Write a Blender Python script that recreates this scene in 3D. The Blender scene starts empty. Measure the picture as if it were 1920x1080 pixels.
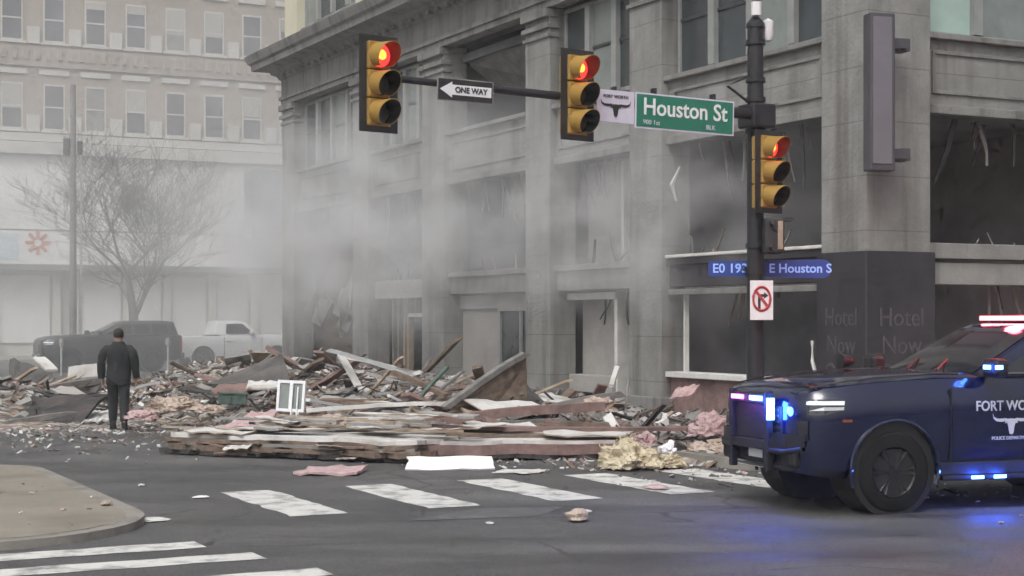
import bpy, bmesh, math, random
from mathutils import Vector, Matrix, Euler, noise as mnoise

# ------------------------------------------------------------------ camera, sky, sun, exposure
scene = bpy.context.scene
C = scene.collection
F, HOR, CAMZ = 3000.0, 600.0, 1.95          # focal length in photo pixels, horizon row, eye height
cam_d = bpy.data.cameras.new('camera'); cam = bpy.data.objects.new('camera', cam_d); C.objects.link(cam)
cam_d.sensor_width = 36.0; cam_d.lens = F / 1920 * 36.0
cam_d.shift_y = (HOR - 540) / 1920.0
cam_d.clip_start = 0.1; cam_d.clip_end = 2000
cam.location = (0, 0, CAMZ); cam.rotation_euler = (math.radians(90), 0, 0)
scene.camera = cam

SUN_EL, SUN_AZ = math.radians(52), math.radians(200)
world = bpy.data.worlds.new('World'); scene.world = world; world.use_nodes = True
wn, wl = world.node_tree.nodes, world.node_tree.links
for n in list(wn): wn.remove(n)
sky = wn.new('ShaderNodeTexSky'); sky.sky_type = 'NISHITA'; sky.sun_disc = False
sky.sun_elevation = SUN_EL; sky.sun_rotation = SUN_AZ
sky.air_density = 1.0; sky.dust_density = 6.0; sky.ozone_density = 1.0
hsv = wn.new('ShaderNodeHueSaturation'); hsv.inputs['Saturation'].default_value = 0.18
bg = wn.new('ShaderNodeBackground'); bg.inputs['Strength'].default_value = 0.15
wo = wn.new('ShaderNodeOutputWorld')
wl.new(sky.outputs[0], hsv.inputs['Color']); wl.new(hsv.outputs[0], bg.inputs['Color']); wl.new(bg.outputs[0], wo.inputs['Surface'])

sun_d = bpy.data.lights.new('sun', 'SUN'); sun_d.energy = 0.8; sun_d.angle = math.radians(25); sun_d.color = (1, .98, .95)
sun = bpy.data.objects.new('sun', sun_d); C.objects.link(sun)
# direction towards the sun (sky rotation is measured from +Y, clockwise seen from above)
sd = Vector((math.sin(SUN_AZ) * math.cos(SUN_EL), math.cos(SUN_AZ) * math.cos(SUN_EL), math.sin(SUN_EL)))
sun.rotation_euler = sd.to_track_quat('Z', 'Y').to_euler()
scene.view_settings.view_transform = 'Standard'; scene.view_settings.look = 'None'
scene.view_settings.exposure = 0.1; scene.view_settings.gamma = 1.0
scene.cycles.use_denoising = True
scene.cycles.max_bounces = 5; scene.cycles.volume_bounces = 3
scene.cycles.diffuse_bounces = 2; scene.cycles.glossy_bounces = 2; scene.cycles.transparent_max_bounces = 6
scene.cycles.use_adaptive_sampling = True; scene.cycles.adaptive_threshold = 0.06; scene.cycles.adaptive_min_samples = 12
scene.cycles.caustics_reflective = False; scene.cycles.caustics_refractive = False
scene.cycles.sample_clamp_indirect = 4.0
scene.cycles.volume_step_rate = 6.0; scene.cycles.volume_max_steps = 20

# ------------------------------------------------------------------ street grid
TH = math.atan2(.4516, .8922)
BX, BY = math.cos(TH), math.sin(TH)             # grid u axis (along the cross street)
CX, CY = 5.28, 23.8                             # hotel corner
def W(u, v, z=0.0): return Vector((CX + u*BX - v*BY, CY + u*BY + v*BX, z))
def UV(X, Y):
    dx, dy = X-CX, Y-CY
    return dx*BX + dy*BY, -dx*BY + dy*BX
CU, CV = UV(0, 0)
def at(px, py, d): return Vector(((px-960)/F*d, d, CAMZ-(py-HOR)/F*d))
def gnd(px, py): return at(px, py, CAMZ*F/(py-HOR))
def u_on(px, v):
    s = (px-960)/F; t = (v-CV)/(-BY*s+BX)
    return CU + t*(BX*s+BY), t
def v_on(px, u):
    s = (px-960)/F; t = (u-CU)/(BX*s+BY)
    return CV + t*(-BY*s+BX), t
GRID = Euler((0, 0, TH))

# ------------------------------------------------------------------ helpers
rnd = random.Random(7)
class MB:
    def __init__(s): s.v = []; s.f = []; s.m = []
    def add(s, vs, fs, m=0, M=None):
        o = len(s.v)
        s.v += [tuple(M @ Vector(p)) if M is not None else tuple(p) for p in vs]
        s.f += [tuple(i+o for i in f) for f in fs]; s.m += [m]*len(fs); return s
    def box(s, x0, x1, y0, y1, z0, z1, m=0, M=None):
        return s.add([(x0,y0,z0),(x1,y0,z0),(x1,y1,z0),(x0,y1,z0),(x0,y0,z1),(x1,y0,z1),(x1,y1,z1),(x0,y1,z1)],
              [(0,3,2,1),(4,5,6,7),(0,1,5,4),(1,2,6,5),(2,3,7,6),(3,0,4,7)], m, M)
    def prism(s, poly, z0, z1, m=0, M=None):          # polygon counter-clockwise in xy
        n = len(poly)
        return s.add([(x,y,z0) for x,y in poly]+[(x,y,z1) for x,y in poly],
              [tuple(reversed(range(n))), tuple(range(n,2*n))]+[(i,(i+1)%n,n+(i+1)%n,n+i) for i in range(n)], m, M)
    def tube(s, pts, r, n=8, m=0, cap=True, M=None):
        pts = [Vector(p) for p in pts]; R = r if isinstance(r,(list,tuple)) else [r]*len(pts)
        vs, fs = [], []; up = Vector((.13,.21,.97))
        for i,p in enumerate(pts):
            t = (pts[min(i+1,len(pts)-1)]-pts[max(i-1,0)])
            if t.length < 1e-9: t = Vector((0,0,1))
            t.normalize()
            a = t.cross(up)
            if a.length < .05: a = t.cross(Vector((1,0,0)))
            a.normalize(); b = t.cross(a)
            for k in range(n):
                w = 2*math.pi*k/n; vs.append(p + a*(R[i]*math.cos(w)) + b*(R[i]*math.sin(w)))
        for i in range(len(pts)-1):
            for k in range(n): fs.append((i*n+k, i*n+(k+1)%n, (i+1)*n+(k+1)%n, (i+1)*n+k))
        if cap:
            fs.append(tuple(reversed(range(n)))); fs.append(tuple(range((len(pts)-1)*n, len(pts)*n)))
        return s.add(vs, fs, m, M)
    def lathe(s, prof, n=24, axis='z', m=0, M=None, close=False):    # prof: list of (r, h)
        vs, fs = [], []
        for r,h in prof:
            for k in range(n):
                w = 2*math.pi*k/n; c, q = r*math.cos(w), r*math.sin(w)
                vs.append({'z':(c,q,h),'y':(c,h,q),'x':(h,c,q)}[axis])
        L = len(prof); rng = range(L) if close else range(L-1)
        for i in rng:
            j = (i+1)%L
            for k in range(n): fs.append((i*n+k, i*n+(k+1)%n, j*n+(k+1)%n, j*n+k))
        if not close:
            if prof[0][0] > 1e-6: fs.append(tuple(reversed(range(n))))
            if prof[-1][0] > 1e-6: fs.append(tuple(range((L-1)*n, L*n)))
        return s.add(vs, fs, m, M)
    def build(s, name, mats, parent=None, smooth=False, bevel=0, loc=None, rot=None):
        me = bpy.data.meshes.new(name); me.from_pydata(s.v, [], s.f)
        if not isinstance(mats,(list,tuple)): mats = [mats]
        for m in mats: me.materials.append(m)
        if len(mats) > 1: me.polygons.foreach_set('material_index', s.m)
        bm = bmesh.new(); bm.from_mesh(me); bmesh.ops.recalc_face_normals(bm, faces=bm.faces); bm.to_mesh(me); bm.free()
        if smooth:
            me.polygons.foreach_set('use_smooth', [True]*len(me.polygons))
            try: me.set_sharp_from_angle(angle=math.radians(38))
            except Exception: pass
        o = bpy.data.objects.new(name, me); C.objects.link(o)
        if parent: o.parent = parent
        if loc is not None: o.location = loc
        if rot is not None: o.rotation_euler = rot
        if bevel:
            b = o.modifiers.new('bevel','BEVEL'); b.width = bevel; b.segments = 2; b.limit_method = 'ANGLE'
        return o
def tag(o, label=None, cat=None, group=None, kind=None):
    if label: o['label'] = label
    if cat: o['category'] = cat
    if group: o['group'] = group
    if kind: o['kind'] = kind
    return o
def empty(name, loc=(0,0,0), rot=(0,0,0), parent=None):
    o = bpy.data.objects.new(name, None); C.objects.link(o); o.location = loc; o.rotation_euler = rot; o.empty_display_size = .3
    if parent: o.parent = parent
    return o
def copy_tree(o, parent=None):
    c = o.copy(); C.objects.link(c); c.parent = parent
    for ch in list(o.children): copy_tree(ch, c)
    return c
def text_mesh(body, size, depth=.004, align='CENTER', sx=1.0, name='lettering', spacing=1.0, bold=0.0):
    cu = bpy.data.curves.new(name, 'FONT'); cu.body = body; cu.size = size; cu.extrude = depth
    cu.align_x = align; cu.align_y = 'CENTER'; cu.resolution_u = 3; cu.space_character = spacing; cu.offset = bold
    o = bpy.data.objects.new(name, cu); C.objects.link(o)
    dg = bpy.context.evaluated_depsgraph_get(); dg.update()
    me = bpy.data.meshes.new_from_object(o.evaluated_get(dg)); bpy.data.objects.remove(o)
    for v in me.vertices: v.co.x *= sx
    return me
def add_text(body, size, mat, parent, loc, rot, sx=1.0, align='CENTER', spacing=1.0, bold=0.0, name='lettering', depth=.004):
    me = text_mesh(body, size, depth, align, sx, name, spacing, bold); me.materials.clear(); me.materials.append(mat)
    o = bpy.data.objects.new(name, me); C.objects.link(o); o.parent = parent; o.location = loc; o.rotation_euler = rot
    return o

# ------------------------------------------------------------------ materials
def mat(name, col, rough=.8, var=.2, scale=2.0, bump=0.0, metal=0.0, bscale=None, stain=None, stain_amt=.35, stain_scale=.6, streak=False, spec=.5, coat=0.0, rvar=0.0, emis=None, es=0.0, alpha=1.0, trans=0.0, joints=0):
    m = bpy.data.materials.new(name); m.use_nodes = True
    nt = m.node_tree; N, L = nt.nodes, nt.links; p = N['Principled BSDF']
    p.inputs['Roughness'].default_value = rough; p.inputs['Metallic'].default_value = metal
    p.inputs['Specular IOR Level'].default_value = spec; p.inputs['Coat Weight'].default_value = coat
    p.inputs['Transmission Weight'].default_value = trans; p.inputs['Alpha'].default_value = alpha
    tc = N.new('ShaderNodeTexCoord')
    col4 = (*col, 1)
    if var > 0:
        n1 = N.new('ShaderNodeTexNoise'); n1.inputs['Scale'].default_value = scale; n1.inputs['Detail'].default_value = 4; n1.inputs['Roughness'].default_value = .65
        L.new(tc.outputs['Object'], n1.inputs['Vector'])
        r = N.new('ShaderNodeValToRGB'); e = r.color_ramp.elements
        e[0].position = .28; e[1].position = .72
        e[0].color = (*[c*(1-var) for c in col],1); e[1].color = (*[min(1,c*(1+var)) for c in col],1)
        L.new(n1.outputs['Fac'], r.inputs['Fac']); out = r.outputs['Color']
        if stain is not None:
            n2 = N.new('ShaderNodeTexNoise'); n2.inputs['Scale'].default_value = stain_scale; n2.inputs['Detail'].default_value = 3; n2.inputs['Roughness'].default_value = .6
            if streak:
                mp = N.new('ShaderNodeMapping'); mp.inputs['Scale'].default_value = (3.0,3.0,.22); L.new(tc.outputs['Object'], mp.inputs['Vector']); L.new(mp.outputs[0], n2.inputs['Vector'])
            else: L.new(tc.outputs['Object'], n2.inputs['Vector'])
            r2 = N.new('ShaderNodeMapRange'); r2.inputs['From Min'].default_value = .48; r2.inputs['From Max'].default_value = .7; r2.inputs['To Max'].default_value = stain_amt
            L.new(n2.outputs['Fac'], r2.inputs['Value'])
            mx = N.new('ShaderNodeMix'); mx.data_type = 'RGBA'; L.new(r2.outputs[0], mx.inputs['Factor']); L.new(out, mx.inputs['A']); mx.inputs['B'].default_value = (*stain,1); out = mx.outputs['Result']
        if joints:
            sz = N.new('ShaderNodeSeparateXYZ'); L.new(tc.outputs['Object'], sz.inputs[0])
            dv = N.new('ShaderNodeMath'); dv.operation = 'MULTIPLY'; dv.inputs[1].default_value = 1/joints; L.new(sz.outputs['Z'], dv.inputs[0])
            fr = N.new('ShaderNodeMath'); fr.operation = 'FRACT'; L.new(dv.outputs[0], fr.inputs[0])
            lt = N.new('ShaderNodeMath'); lt.operation = 'LESS_THAN'; lt.inputs[1].default_value = .022; L.new(fr.outputs[0], lt.inputs[0])
            mj = N.new('ShaderNodeMath'); mj.operation = 'MULTIPLY'; mj.inputs[1].default_value = .42; L.new(lt.outputs[0], mj.inputs[0])
            mo_ = N.new('ShaderNodeMix'); mo_.data_type = 'RGBA'; L.new(mj.outputs[0], mo_.inputs['Factor']); L.new(out, mo_.inputs['A']); mo_.inputs['B'].default_value = (.06,.058,.055,1); out = mo_.outputs['Result']
        L.new(out, p.inputs['Base Color'])
        if rvar > 0:
            r3 = N.new('ShaderNodeMapRange'); r3.inputs['From Min'].default_value = .3; r3.inputs['From Max'].default_value = .7
            r3.inputs['To Min'].default_value = max(.02, rough-rvar); r3.inputs['To Max'].default_value = min(1, rough+rvar); L.new(n1.outputs['Fac'], r3.inputs['Value']); L.new(r3.outputs[0], p.inputs['Roughness'])
    else: p.inputs['Base Color'].default_value = col4
    if bump > 0:
        nb = N.new('ShaderNodeTexNoise'); nb.inputs['Scale'].default_value = bscale or scale*6; nb.inputs['Detail'].default_value = 3; L.new(tc.outputs['Object'], nb.inputs['Vector'])
        bp = N.new('ShaderNodeBump'); bp.inputs['Strength'].default_value = bump; bp.inputs['Distance'].default_value = .05; L.new(nb.outputs['Fac'], bp.inputs['Height']); L.new(bp.outputs[0], p.inputs['Normal'])
    if emis:
        m.cycles.emission_sampling = 'NONE'
        p.inputs['Emission Color'].default_value = (*emis,1); p.inputs['Emission Strength'].default_value = es
    return m
K = {}
K['stone'] = mat('limestone', (.255,.254,.242), .85, .24, 1.4, .25, bscale=14, stain=(.12,.115,.105), stain_amt=.75, stain_scale=.8, streak=True, joints=.82)
K['stone2'] = mat('limestone_trim', (.232,.23,.218), .85, .14, 2.0, .2, bscale=18, stain=(.10,.095,.09), stain_amt=.8, stain_scale=1.2, streak=True)
K['clad'] = mat('dark_cladding', (.03,.028,.034), .55, .3, 2, .05, stain=(.1,.09,.09), stain_amt=.3)
K['letter_faint'] = mat('faded_lettering', (.085,.075,.085), .7, .3, 9)
K['darkframe'] = mat('dark_window_frame', (.05,.055,.06), .5, .2, 4)
K['greyframe'] = mat('grey_window_frame', (.3,.31,.3), .6, .15, 4)
K['whiteframe'] = mat('white_frame_paint', (.7,.69,.66), .6, .12, 6, stain=(.3,.28,.25), stain_amt=.5, stain_scale=3)
K['glass'] = mat('window_glass', (.05,.06,.065), .08, .3, .8, spec=.6)
K['glass2'] = mat('window_glass_blinds', (.24,.27,.26), .25, .25, .9, spec=.5)
K['glassmint'] = mat('lit_mint_blind', (.42,.56,.50), .5, .1, 2)
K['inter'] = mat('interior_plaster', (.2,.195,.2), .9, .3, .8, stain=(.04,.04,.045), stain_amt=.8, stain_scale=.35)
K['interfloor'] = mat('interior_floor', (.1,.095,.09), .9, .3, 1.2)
K['plaster'] = mat('torn_plaster', (.38,.365,.345), .9, .12, 1.6, .2, stain=(.28,.26,.24), stain_amt=.6, stain_scale=1.2)
K['asphalt'] = None
K['concrete'] = mat('sidewalk_concrete', (.25,.225,.185), .85, .12, 1.1, .15, bscale=40, stain=(.14,.125,.11), stain_amt=.5, stain_scale=.9)
K['kerb'] = mat('kerb_concrete', (.27,.255,.225), .85, .18, 2, .2, bscale=20, stain=(.12,.11,.1), stain_amt=.6, stain_scale=1.5)
K['paint'] = mat('road_paint', (.62,.62,.59), .7, .1, 3, .1, bscale=60, stain=(.13,.13,.13), stain_amt=.9, stain_scale=3.4)
K['poleblack'] = mat('black_pole_paint', (.022,.022,.025), .45, .25, 5, spec=.4)
K['sigblack'] = mat('signal_black', (.025,.024,.024), .6, .2, 5)
K['sigyellow'] = mat('signal_yellow', (.37,.215,.045), .5, .2, 6, stain=(.25,.17,.06), stain_amt=.5, stain_scale=6)
K['lensoff'] = mat('dark_lens', (.06,.05,.03), .2, .2, 8)
K['red_hot'] = mat('red_signal_lit_strong', (.3,.02,.01), .3, 0, emis=(1,.20,.025), es=5.5)
K['red'] = mat('red_signal_lit', (.3,.02,.01), .3, 0, emis=(1,.028,.025), es=3.0)
K['green'] = mat('street_sign_green', (.018,.17,.105), .45, .1, 8)
K['white'] = mat('sign_white', (.75,.75,.75), .5, .06, 8)
K['signpale'] = mat('sign_pale_lilac', (.6,.58,.66), .5, .08, 8)
K['black'] = mat('sign_black', (.02,.02,.02), .5, .1, 8)
K['signred'] = mat('sign_red', (.42,.05,.06), .5, .1, 8)
K['signblue'] = mat('sign_blue', (.02,.055,.26), .5, .12, 8)
K['signbluelet'] = mat('sign_blue_letters', (.35,.5,.95), .5, .05, 8, emis=(.22,.38,1), es=.18)
K['blade'] = mat('blade_sign_metal', (.16,.15,.17), .55, .1, 2)
K['bladedark'] = mat('blade_sign_edge', (.07,.065,.075), .55, .1, 2)
# rubble
def dusty(c, a=.38):
    g_ = sum(c)/3*1.02; return tuple(x*(1-a)+g_*a for x in c)
K['wood_brown'] = mat('broken_wood_brown', dusty((.20,.125,.075)), .85, .4, 6, .3, stain=(.07,.05,.04), stain_amt=.6, stain_scale=2)
K['wood_tan'] = mat('broken_wood_tan', dusty((.42,.30,.19)), .85, .25, 6, .3, stain=(.2,.14,.09), stain_amt=.6, stain_scale=2)
K['wood_red'] = mat('broken_wood_reddish', dusty((.27,.14,.115)), .85, .3, 6, .3, stain=(.1,.07,.06), stain_amt=.6, stain_scale=2)
K['wood_grey'] = mat('broken_wood_grey', dusty((.22,.205,.185)), .85, .3, 6, .3, stain=(.08,.075,.07), stain_amt=.6, stain_scale=2)
K['wood_dark'] = mat('charred_dark_board', dusty((.045,.04,.04)), .85, .4, 5, .3, stain=(.12,.1,.09), stain_amt=.5, stain_scale=2)
K['drywall'] = mat('broken_drywall', dusty((.64,.63,.60)), .9, .1, 3, .2, stain=(.30,.26,.21), stain_amt=.7, stain_scale=1.6)
K['drywall_w'] = mat('clean_white_board', (.82,.82,.84), .7, .05, 3)
K['pink'] = mat('pink_insulation', dusty((.56,.34,.34)), .95, .2, 8, .5, bscale=30, stain=(.4,.22,.2), stain_amt=.6, stain_scale=5)
K['yellow'] = mat('yellow_insulation', dusty((.62,.52,.30)), .95, .2, 9, .6, bscale=30, stain=(.4,.32,.17), stain_amt=.7, stain_scale=6)
K['peach'] = mat('peach_insulation', dusty((.55,.40,.30)), .95, .22, 9, .6, bscale=30, stain=(.34,.26,.2), stain_amt=.7, stain_scale=6)
K['metal'] = mat('bent_metal', dusty((.5,.51,.52)), .45, .2, 4, metal=.6)
K['membrane'] = mat('roofing_membrane', dusty((.085,.08,.075)), .85, .35, 3, .3, stain=(.17,.15,.14), stain_amt=.6, stain_scale=2)
K['grn'] = mat('dusty_green', dusty((.07,.13,.10)), .8, .3, 5)
K['brickred'] = mat('broken_brick', dusty((.26,.12,.09)), .9, .3, 6, .3)
K['gravelgrey'] = mat('grey_chunk', dusty((.27,.26,.245)), .9, .25, 5, .2)
# background
K['fbrick'] = mat('far_tan_brick', (.355,.31,.262), .9, .18, 3, .0, stain=(.27,.22,.19), stain_amt=.6, stain_scale=.35)
K['fwhite'] = mat('far_white_cladding', (.74,.74,.73), .7, .06, .5, stain=(.5,.49,.47), stain_amt=.5, stain_scale=.3)
K['fstone'] = mat('far_pale_stone', (.52,.505,.47), .8, .1, 1)
K['fglass3'] = mat('far_window_drawn_blind', (.4,.39,.35), .5, .15, .8)
K['fglass2'] = mat('far_window_curtain', (.24,.24,.23), .4, .3, 1.4)
K['fglass'] = mat('far_window_glass', (.12,.125,.14), .25, .3, .5)
K['fshop'] = mat('far_shop_panel', (.52,.51,.48), .6, .1, .8)
K['fdark'] = mat('far_dark_panel', (.12,.125,.13), .7, .15, .5)
K['forange'] = mat('far_emblem_rust', (.5,.17,.09), .7, .1, 3)
K['fblue'] = mat('far_pale_blue_panel', (.5,.6,.64), .6, .05, 1)
K['cream'] = mat('far_cream_wall', (.6,.56,.44), .8, .1, .6)
K['bark'] = mat('pale_bark', (.15,.14,.13), .9, .3, 5, .3)
# vehicles
K['navy'] = mat('police_navy_paint', (.0022,.006,.034), .14, .12, 1.2, coat=.8)
K['carblack'] = mat('black_plastic', (.012,.012,.014), .55, .2, 8)
K['cardark'] = mat('dark_car_paint', (.03,.032,.036), .3, .15, 1.5, coat=.5)
K['carwhite'] = mat('white_car_paint', (.62,.63,.63), .35, .08, 1.5, coat=.3)
K['carglass'] = mat('car_glass', (.02,.022,.026), .05, .1, 1, spec=.7)
K['tyre'] = mat('tyre_rubber', (.014,.014,.015), .9, .25, 12, .1, spec=.15)
K['rim'] = mat('black_rim', (.022,.022,.025), .45, .2, 8, metal=.5)
K['chrome'] = mat('chrome_trim', (.6,.6,.62), .15, .05, 8, metal=1)
K['headlamp'] = mat('headlamp_lens', (.7,.72,.75), .1, .1, 8, spec=.8, emis=(.8,.9,1), es=.35)
K['taillamp'] = mat('tail_lamp', (.3,.01,.01), .25, .1, 8)
K['amber'] = mat('side_marker', (.25,.06,.03), .3, .1, 8)
K['ledblue'] = mat('blue_led_lit', (.1,.2,.8), .3, 0, emis=(.06,.24,1), es=26)
K['ledpink'] = mat('magenta_led_lit', (.5,.1,.6), .3, 0, emis=(.9,.15,1), es=6)
K['ledred'] = mat('red_led_lit', (.6,.05,.05), .3, 0, emis=(1,.09,.11), es=20)
K['letter'] = mat('door_lettering', (.55,.56,.62), .4, .05, 8)
# people
K['jacket'] = mat('dark_jacket', (.016,.018,.02), .85, .35, 8, .3)
K['trouser'] = mat('dark_trousers', (.018,.02,.023), .85, .3, 8, .3)
K['skin'] = mat('skin', (.36,.22,.16), .6, .1, 6)
K['hairm'] = mat('dark_hair', (.02,.018,.016), .7, .3, 20)
K['boot'] = mat('black_boot', (.015,.015,.015), .6, .2, 8)

def asphalt_mat():
    m = bpy.data.materials.new('asphalt'); m.use_nodes = True; N, L = m.node_tree.nodes, m.node_tree.links; p = N['Principled BSDF']
    tc = N.new('ShaderNodeTexCoord')
    def noise(sc, det=8, rough=.6, mapsc=None):
        n = N.new('ShaderNodeTexNoise'); n.inputs['Scale'].default_value = sc; n.inputs['Detail'].default_value = det; n.inputs['Roughness'].default_value = rough
        if mapsc:
            mp = N.new('ShaderNodeMapping'); mp.inputs['Scale'].default_value = mapsc; mp.inputs['Rotation'].default_value = (0,0,-TH); L.new(tc.outputs['Object'], mp.inputs['Vector']); L.new(mp.outputs[0], n.inputs['Vector'])
        else: L.new(tc.outputs['Object'], n.inputs['Vector'])
        return n
    a = noise(.35, 4, .65); b = noise(30, 3, .7); c = noise(.5, 3, .6, (.35,1.6,1))
    r = N.new('ShaderNodeValToRGB'); e = r.color_ramp.elements; e[0].position = .3; e[0].color = (.058,.058,.060,1); e[1].position = .72; e[1].color = (.112,.11,.107,1)
    L.new(a.outputs['Fac'], r.inputs['Fac'])
    r2 = N.new('ShaderNodeMapRange'); r2.inputs['From Min'].default_value = .35; r2.inputs['From Max'].default_value = .7; r2.inputs['To Min'].default_value = .66; r2.inputs['To Max'].default_value = 1.42; L.new(c.outputs['Fac'], r2.inputs['Value'])
    r3 = N.new('ShaderNodeMapRange'); r3.inputs['From Min'].default_value = .3; r3.inputs['From Max'].default_value = .7; r3.inputs['To Min'].default_value = .55; r3.inputs['To Max'].default_value = 1.5; L.new(b.outputs['Fac'], r3.inputs['Value'])
    mu = N.new('ShaderNodeMath'); mu.operation = 'MULTIPLY'; L.new(r2.outputs[0], mu.inputs[0]); L.new(r3.outputs[0], mu.inputs[1])
    mx = N.new('ShaderNodeVectorMath'); mx.operation = 'SCALE'; L.new(r.outputs['Color'], mx.inputs[0]); L.new(mu.outputs[0], mx.inputs['Scale'])
    # crack network: dark lines where two warped voronoi cells meet, only in patches
    wv = noise(1.3, 3, .6); wm = N.new('ShaderNodeMix'); wm.data_type = 'VECTOR'; wm.inputs['Factor'].default_value = .25; L.new(tc.outputs['Object'], wm.inputs['A']); L.new(wv.outputs['Color'], wm.inputs['B'])
    vo = N.new('ShaderNodeTexVoronoi'); vo.feature = 'DISTANCE_TO_EDGE'; vo.inputs['Scale'].default_value = .55; L.new(wm.outputs['Result'], vo.inputs['Vector'])
    ck = N.new('ShaderNodeMapRange'); ck.inputs['From Min'].default_value = .004; ck.inputs['From Max'].default_value = .012; ck.inputs['To Min'].default_value = .45; ck.inputs['To Max'].default_value = 1; L.new(vo.outputs['Distance'], ck.inputs['Value'])
    mk_ = N.new('ShaderNodeMapRange'); mk_.inputs['From Min'].default_value = .5; mk_.inputs['From Max'].default_value = .56; L.new(a.outputs['Fac'], mk_.inputs['Value'])
    cm_ = N.new('ShaderNodeMix'); cm_.data_type = 'FLOAT'; L.new(mk_.outputs[0], cm_.inputs['Factor']); cm_.inputs['A'].default_value = 1; L.new(ck.outputs[0], cm_.inputs['B'])
    m2 = N.new('ShaderNodeVectorMath'); m2.operation = 'SCALE'; L.new(mx.outputs[0], m2.inputs[0]); L.new(cm_.outputs['Result'], m2.inputs['Scale'])
    L.new(m2.outputs[0], p.inputs['Base Color'])
    rr = N.new('ShaderNodeMapRange'); rr.inputs['From Min'].default_value = .35; rr.inputs['From Max'].default_value = .65; rr.inputs['To Min'].default_value = .48; rr.inputs['To Max'].default_value = .8; L.new(c.outputs['Fac'], rr.inputs['Value']); L.new(rr.outputs[0], p.inputs['Roughness'])
    bp = N.new('ShaderNodeBump'); bp.inputs['Strength'].default_value = .35; bp.inputs['Distance'].default_value = .02; L.new(b.outputs['Fac'], bp.inputs['Height']); L.new(bp.outputs[0], p.inputs['Normal'])
    return m
K['asphalt'] = asphalt_mat()
K['patch'] = mat('asphalt_patch', (.11,.11,.11), .7, .2, 2, .2, bscale=40)
HAZE = 0.0014
# ------------------------------------------------------------------ ground, pavements, markings
g = MB(); g.add([(-300,-60,0),(300,-60,0),(300,500,0),(-300,500,0)], [(0,1,2,3)])
tag(g.build('road', K['asphalt']), kind='structure')
def pavement(name, poly, z=.14, mt='concrete'):
    """raised pavement: a kerb band round a paved sheet; poly in grid u,v, counter-clockwise"""
    o = MB(); pts = [W(u,v) for u,v in poly]
    o.prism([(p.x,p.y) for p in pts], -.05, z)
    tag(o.build(name+'_kerb', K['kerb']), kind='structure')
    cu = sum(p.x for p in pts)/len(pts); n = len(pts); ins = []
    for i in range(n):
        a, b, c = pts[i-1], pts[i], pts[(i+1)%n]
        d1 = (b-a); d2 = (c-b); n1 = Vector((-d1.y,d1.x,0)).normalized(); n2 = Vector((-d2.y,d2.x,0)).normalized()
        nn = (n1+n2)
        nn = nn/ max(.3, nn.length_squared/2)
        ins.append((b.x+nn.x*.17, b.y+nn.y*.17))
    o = MB(); o.add([(x,y,z+.004) for x,y in ins], [tuple(range(n))])
    tag(o.build(name, K[mt]), kind='structure')
def arc(cu, cv, r, a0, a1, n=14): return [(cu+r*math.cos(math.radians(a0+(a1-a0)*i/n)), cv+r*math.sin(math.radians(a0+(a1-a0)*i/n))) for i in range(n+1)]
# hotel side pavement, corner rounded towards the crossing
pavement('hotel_pavement', arc(-1.2,-.9,2.3,180,270)+[(60,-3.2),(60,29),(-3.5,29)])
# corner pavement on the near left
pavement('corner_pavement', [(-60,-4.85)]+arc(-13.4,-3.05,1.8,270,360)+arc(-12.5,1.9,.9,0,90,8)+[(-60,2.8)], .075)
pavement('far_pavement', [(-60,56),(80,56),(80,64.5),(-60,64.5)], .14)
mk = 0
def marking(name, pts):
    m = MB(); m.add([(p.x,p.y,.005) for p in pts], [tuple(range(len(pts)))])
    return m.build(name, K['paint'])
def worn_bar(u0, v0, u1, v1, w, along, k):
    """one zebra bar as a sheet with slightly ragged edges"""
    r = random.Random(100+k); n = 14; L, R = [], []
    for i in range(n+1):
        t = i/n; u = u0+(u1-u0)*t; v = v0+(v1-v0)*t; j1 = r.uniform(-.025,.025); j2 = r.uniform(-.025,.025)
        if along == 'v': L.append(W(u-w/2+j1, v)); R.append(W(u+w/2+j2, v))
        else: L.append(W(u, v-w/2+j1)); R.append(W(u, v+w/2+j2))
    return marking('crossing_bar', L+R[::-1])
B = [(-9.95,),(-8.46,),(-6.99,),(-5.52,),(-4.15,)]
for k,(u,) in enumerate(B):
    o = worn_bar(u, -3.72, u, -1.25, .60, 'v', k); tag(o, kind='structure')
for k,v in enumerate((-5.25,-6.1,-7.15,-8.3)):
    o = worn_bar(-15.2, v, (-11.6,-11.35,-11.15,-11)[k], v, .40, 'u', 20+k); tag(o, kind='structure')
p = MB(); p.add([tuple(W(u,v,.004)) for u,v in ((-9.4,-4.55),(-8.1,-4.8),(-7.4,-4.2),(-8.3,-3.95))], [(0,1,2,3)]); tag(p.build('road_patch', K['patch']), kind='structure')

# ------------------------------------------------------------------ the wrecked corner hotel
hotel = empty('corner_hotel', W(0,0), GRID)
tag(hotel, 'grey stone corner hotel with blown-out storefronts on the ground floors', 'building')
def hb(name, mt, x0,x1,y0,y1,z0,z1, parent=hotel, bevel=.012):
    return MB().box(x0,x1,y0,y1,z0,z1).build(name, K[mt], parent, bevel=bevel)
PA = [(0,1.09),(5.72,6.84),(10.0,11.07),(15.25,16.5),(20.0,21.1),(25.85,26.9)]     # piers along the side street
PB = [(0,1.22),(6.1,7.25),(11.9,13.0),(17.6,18.7),(23.4,24.5)]                     # piers along the front
ZT = 8.35
FLOORS = [(0,5.17),(5.17,9.9)]
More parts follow.
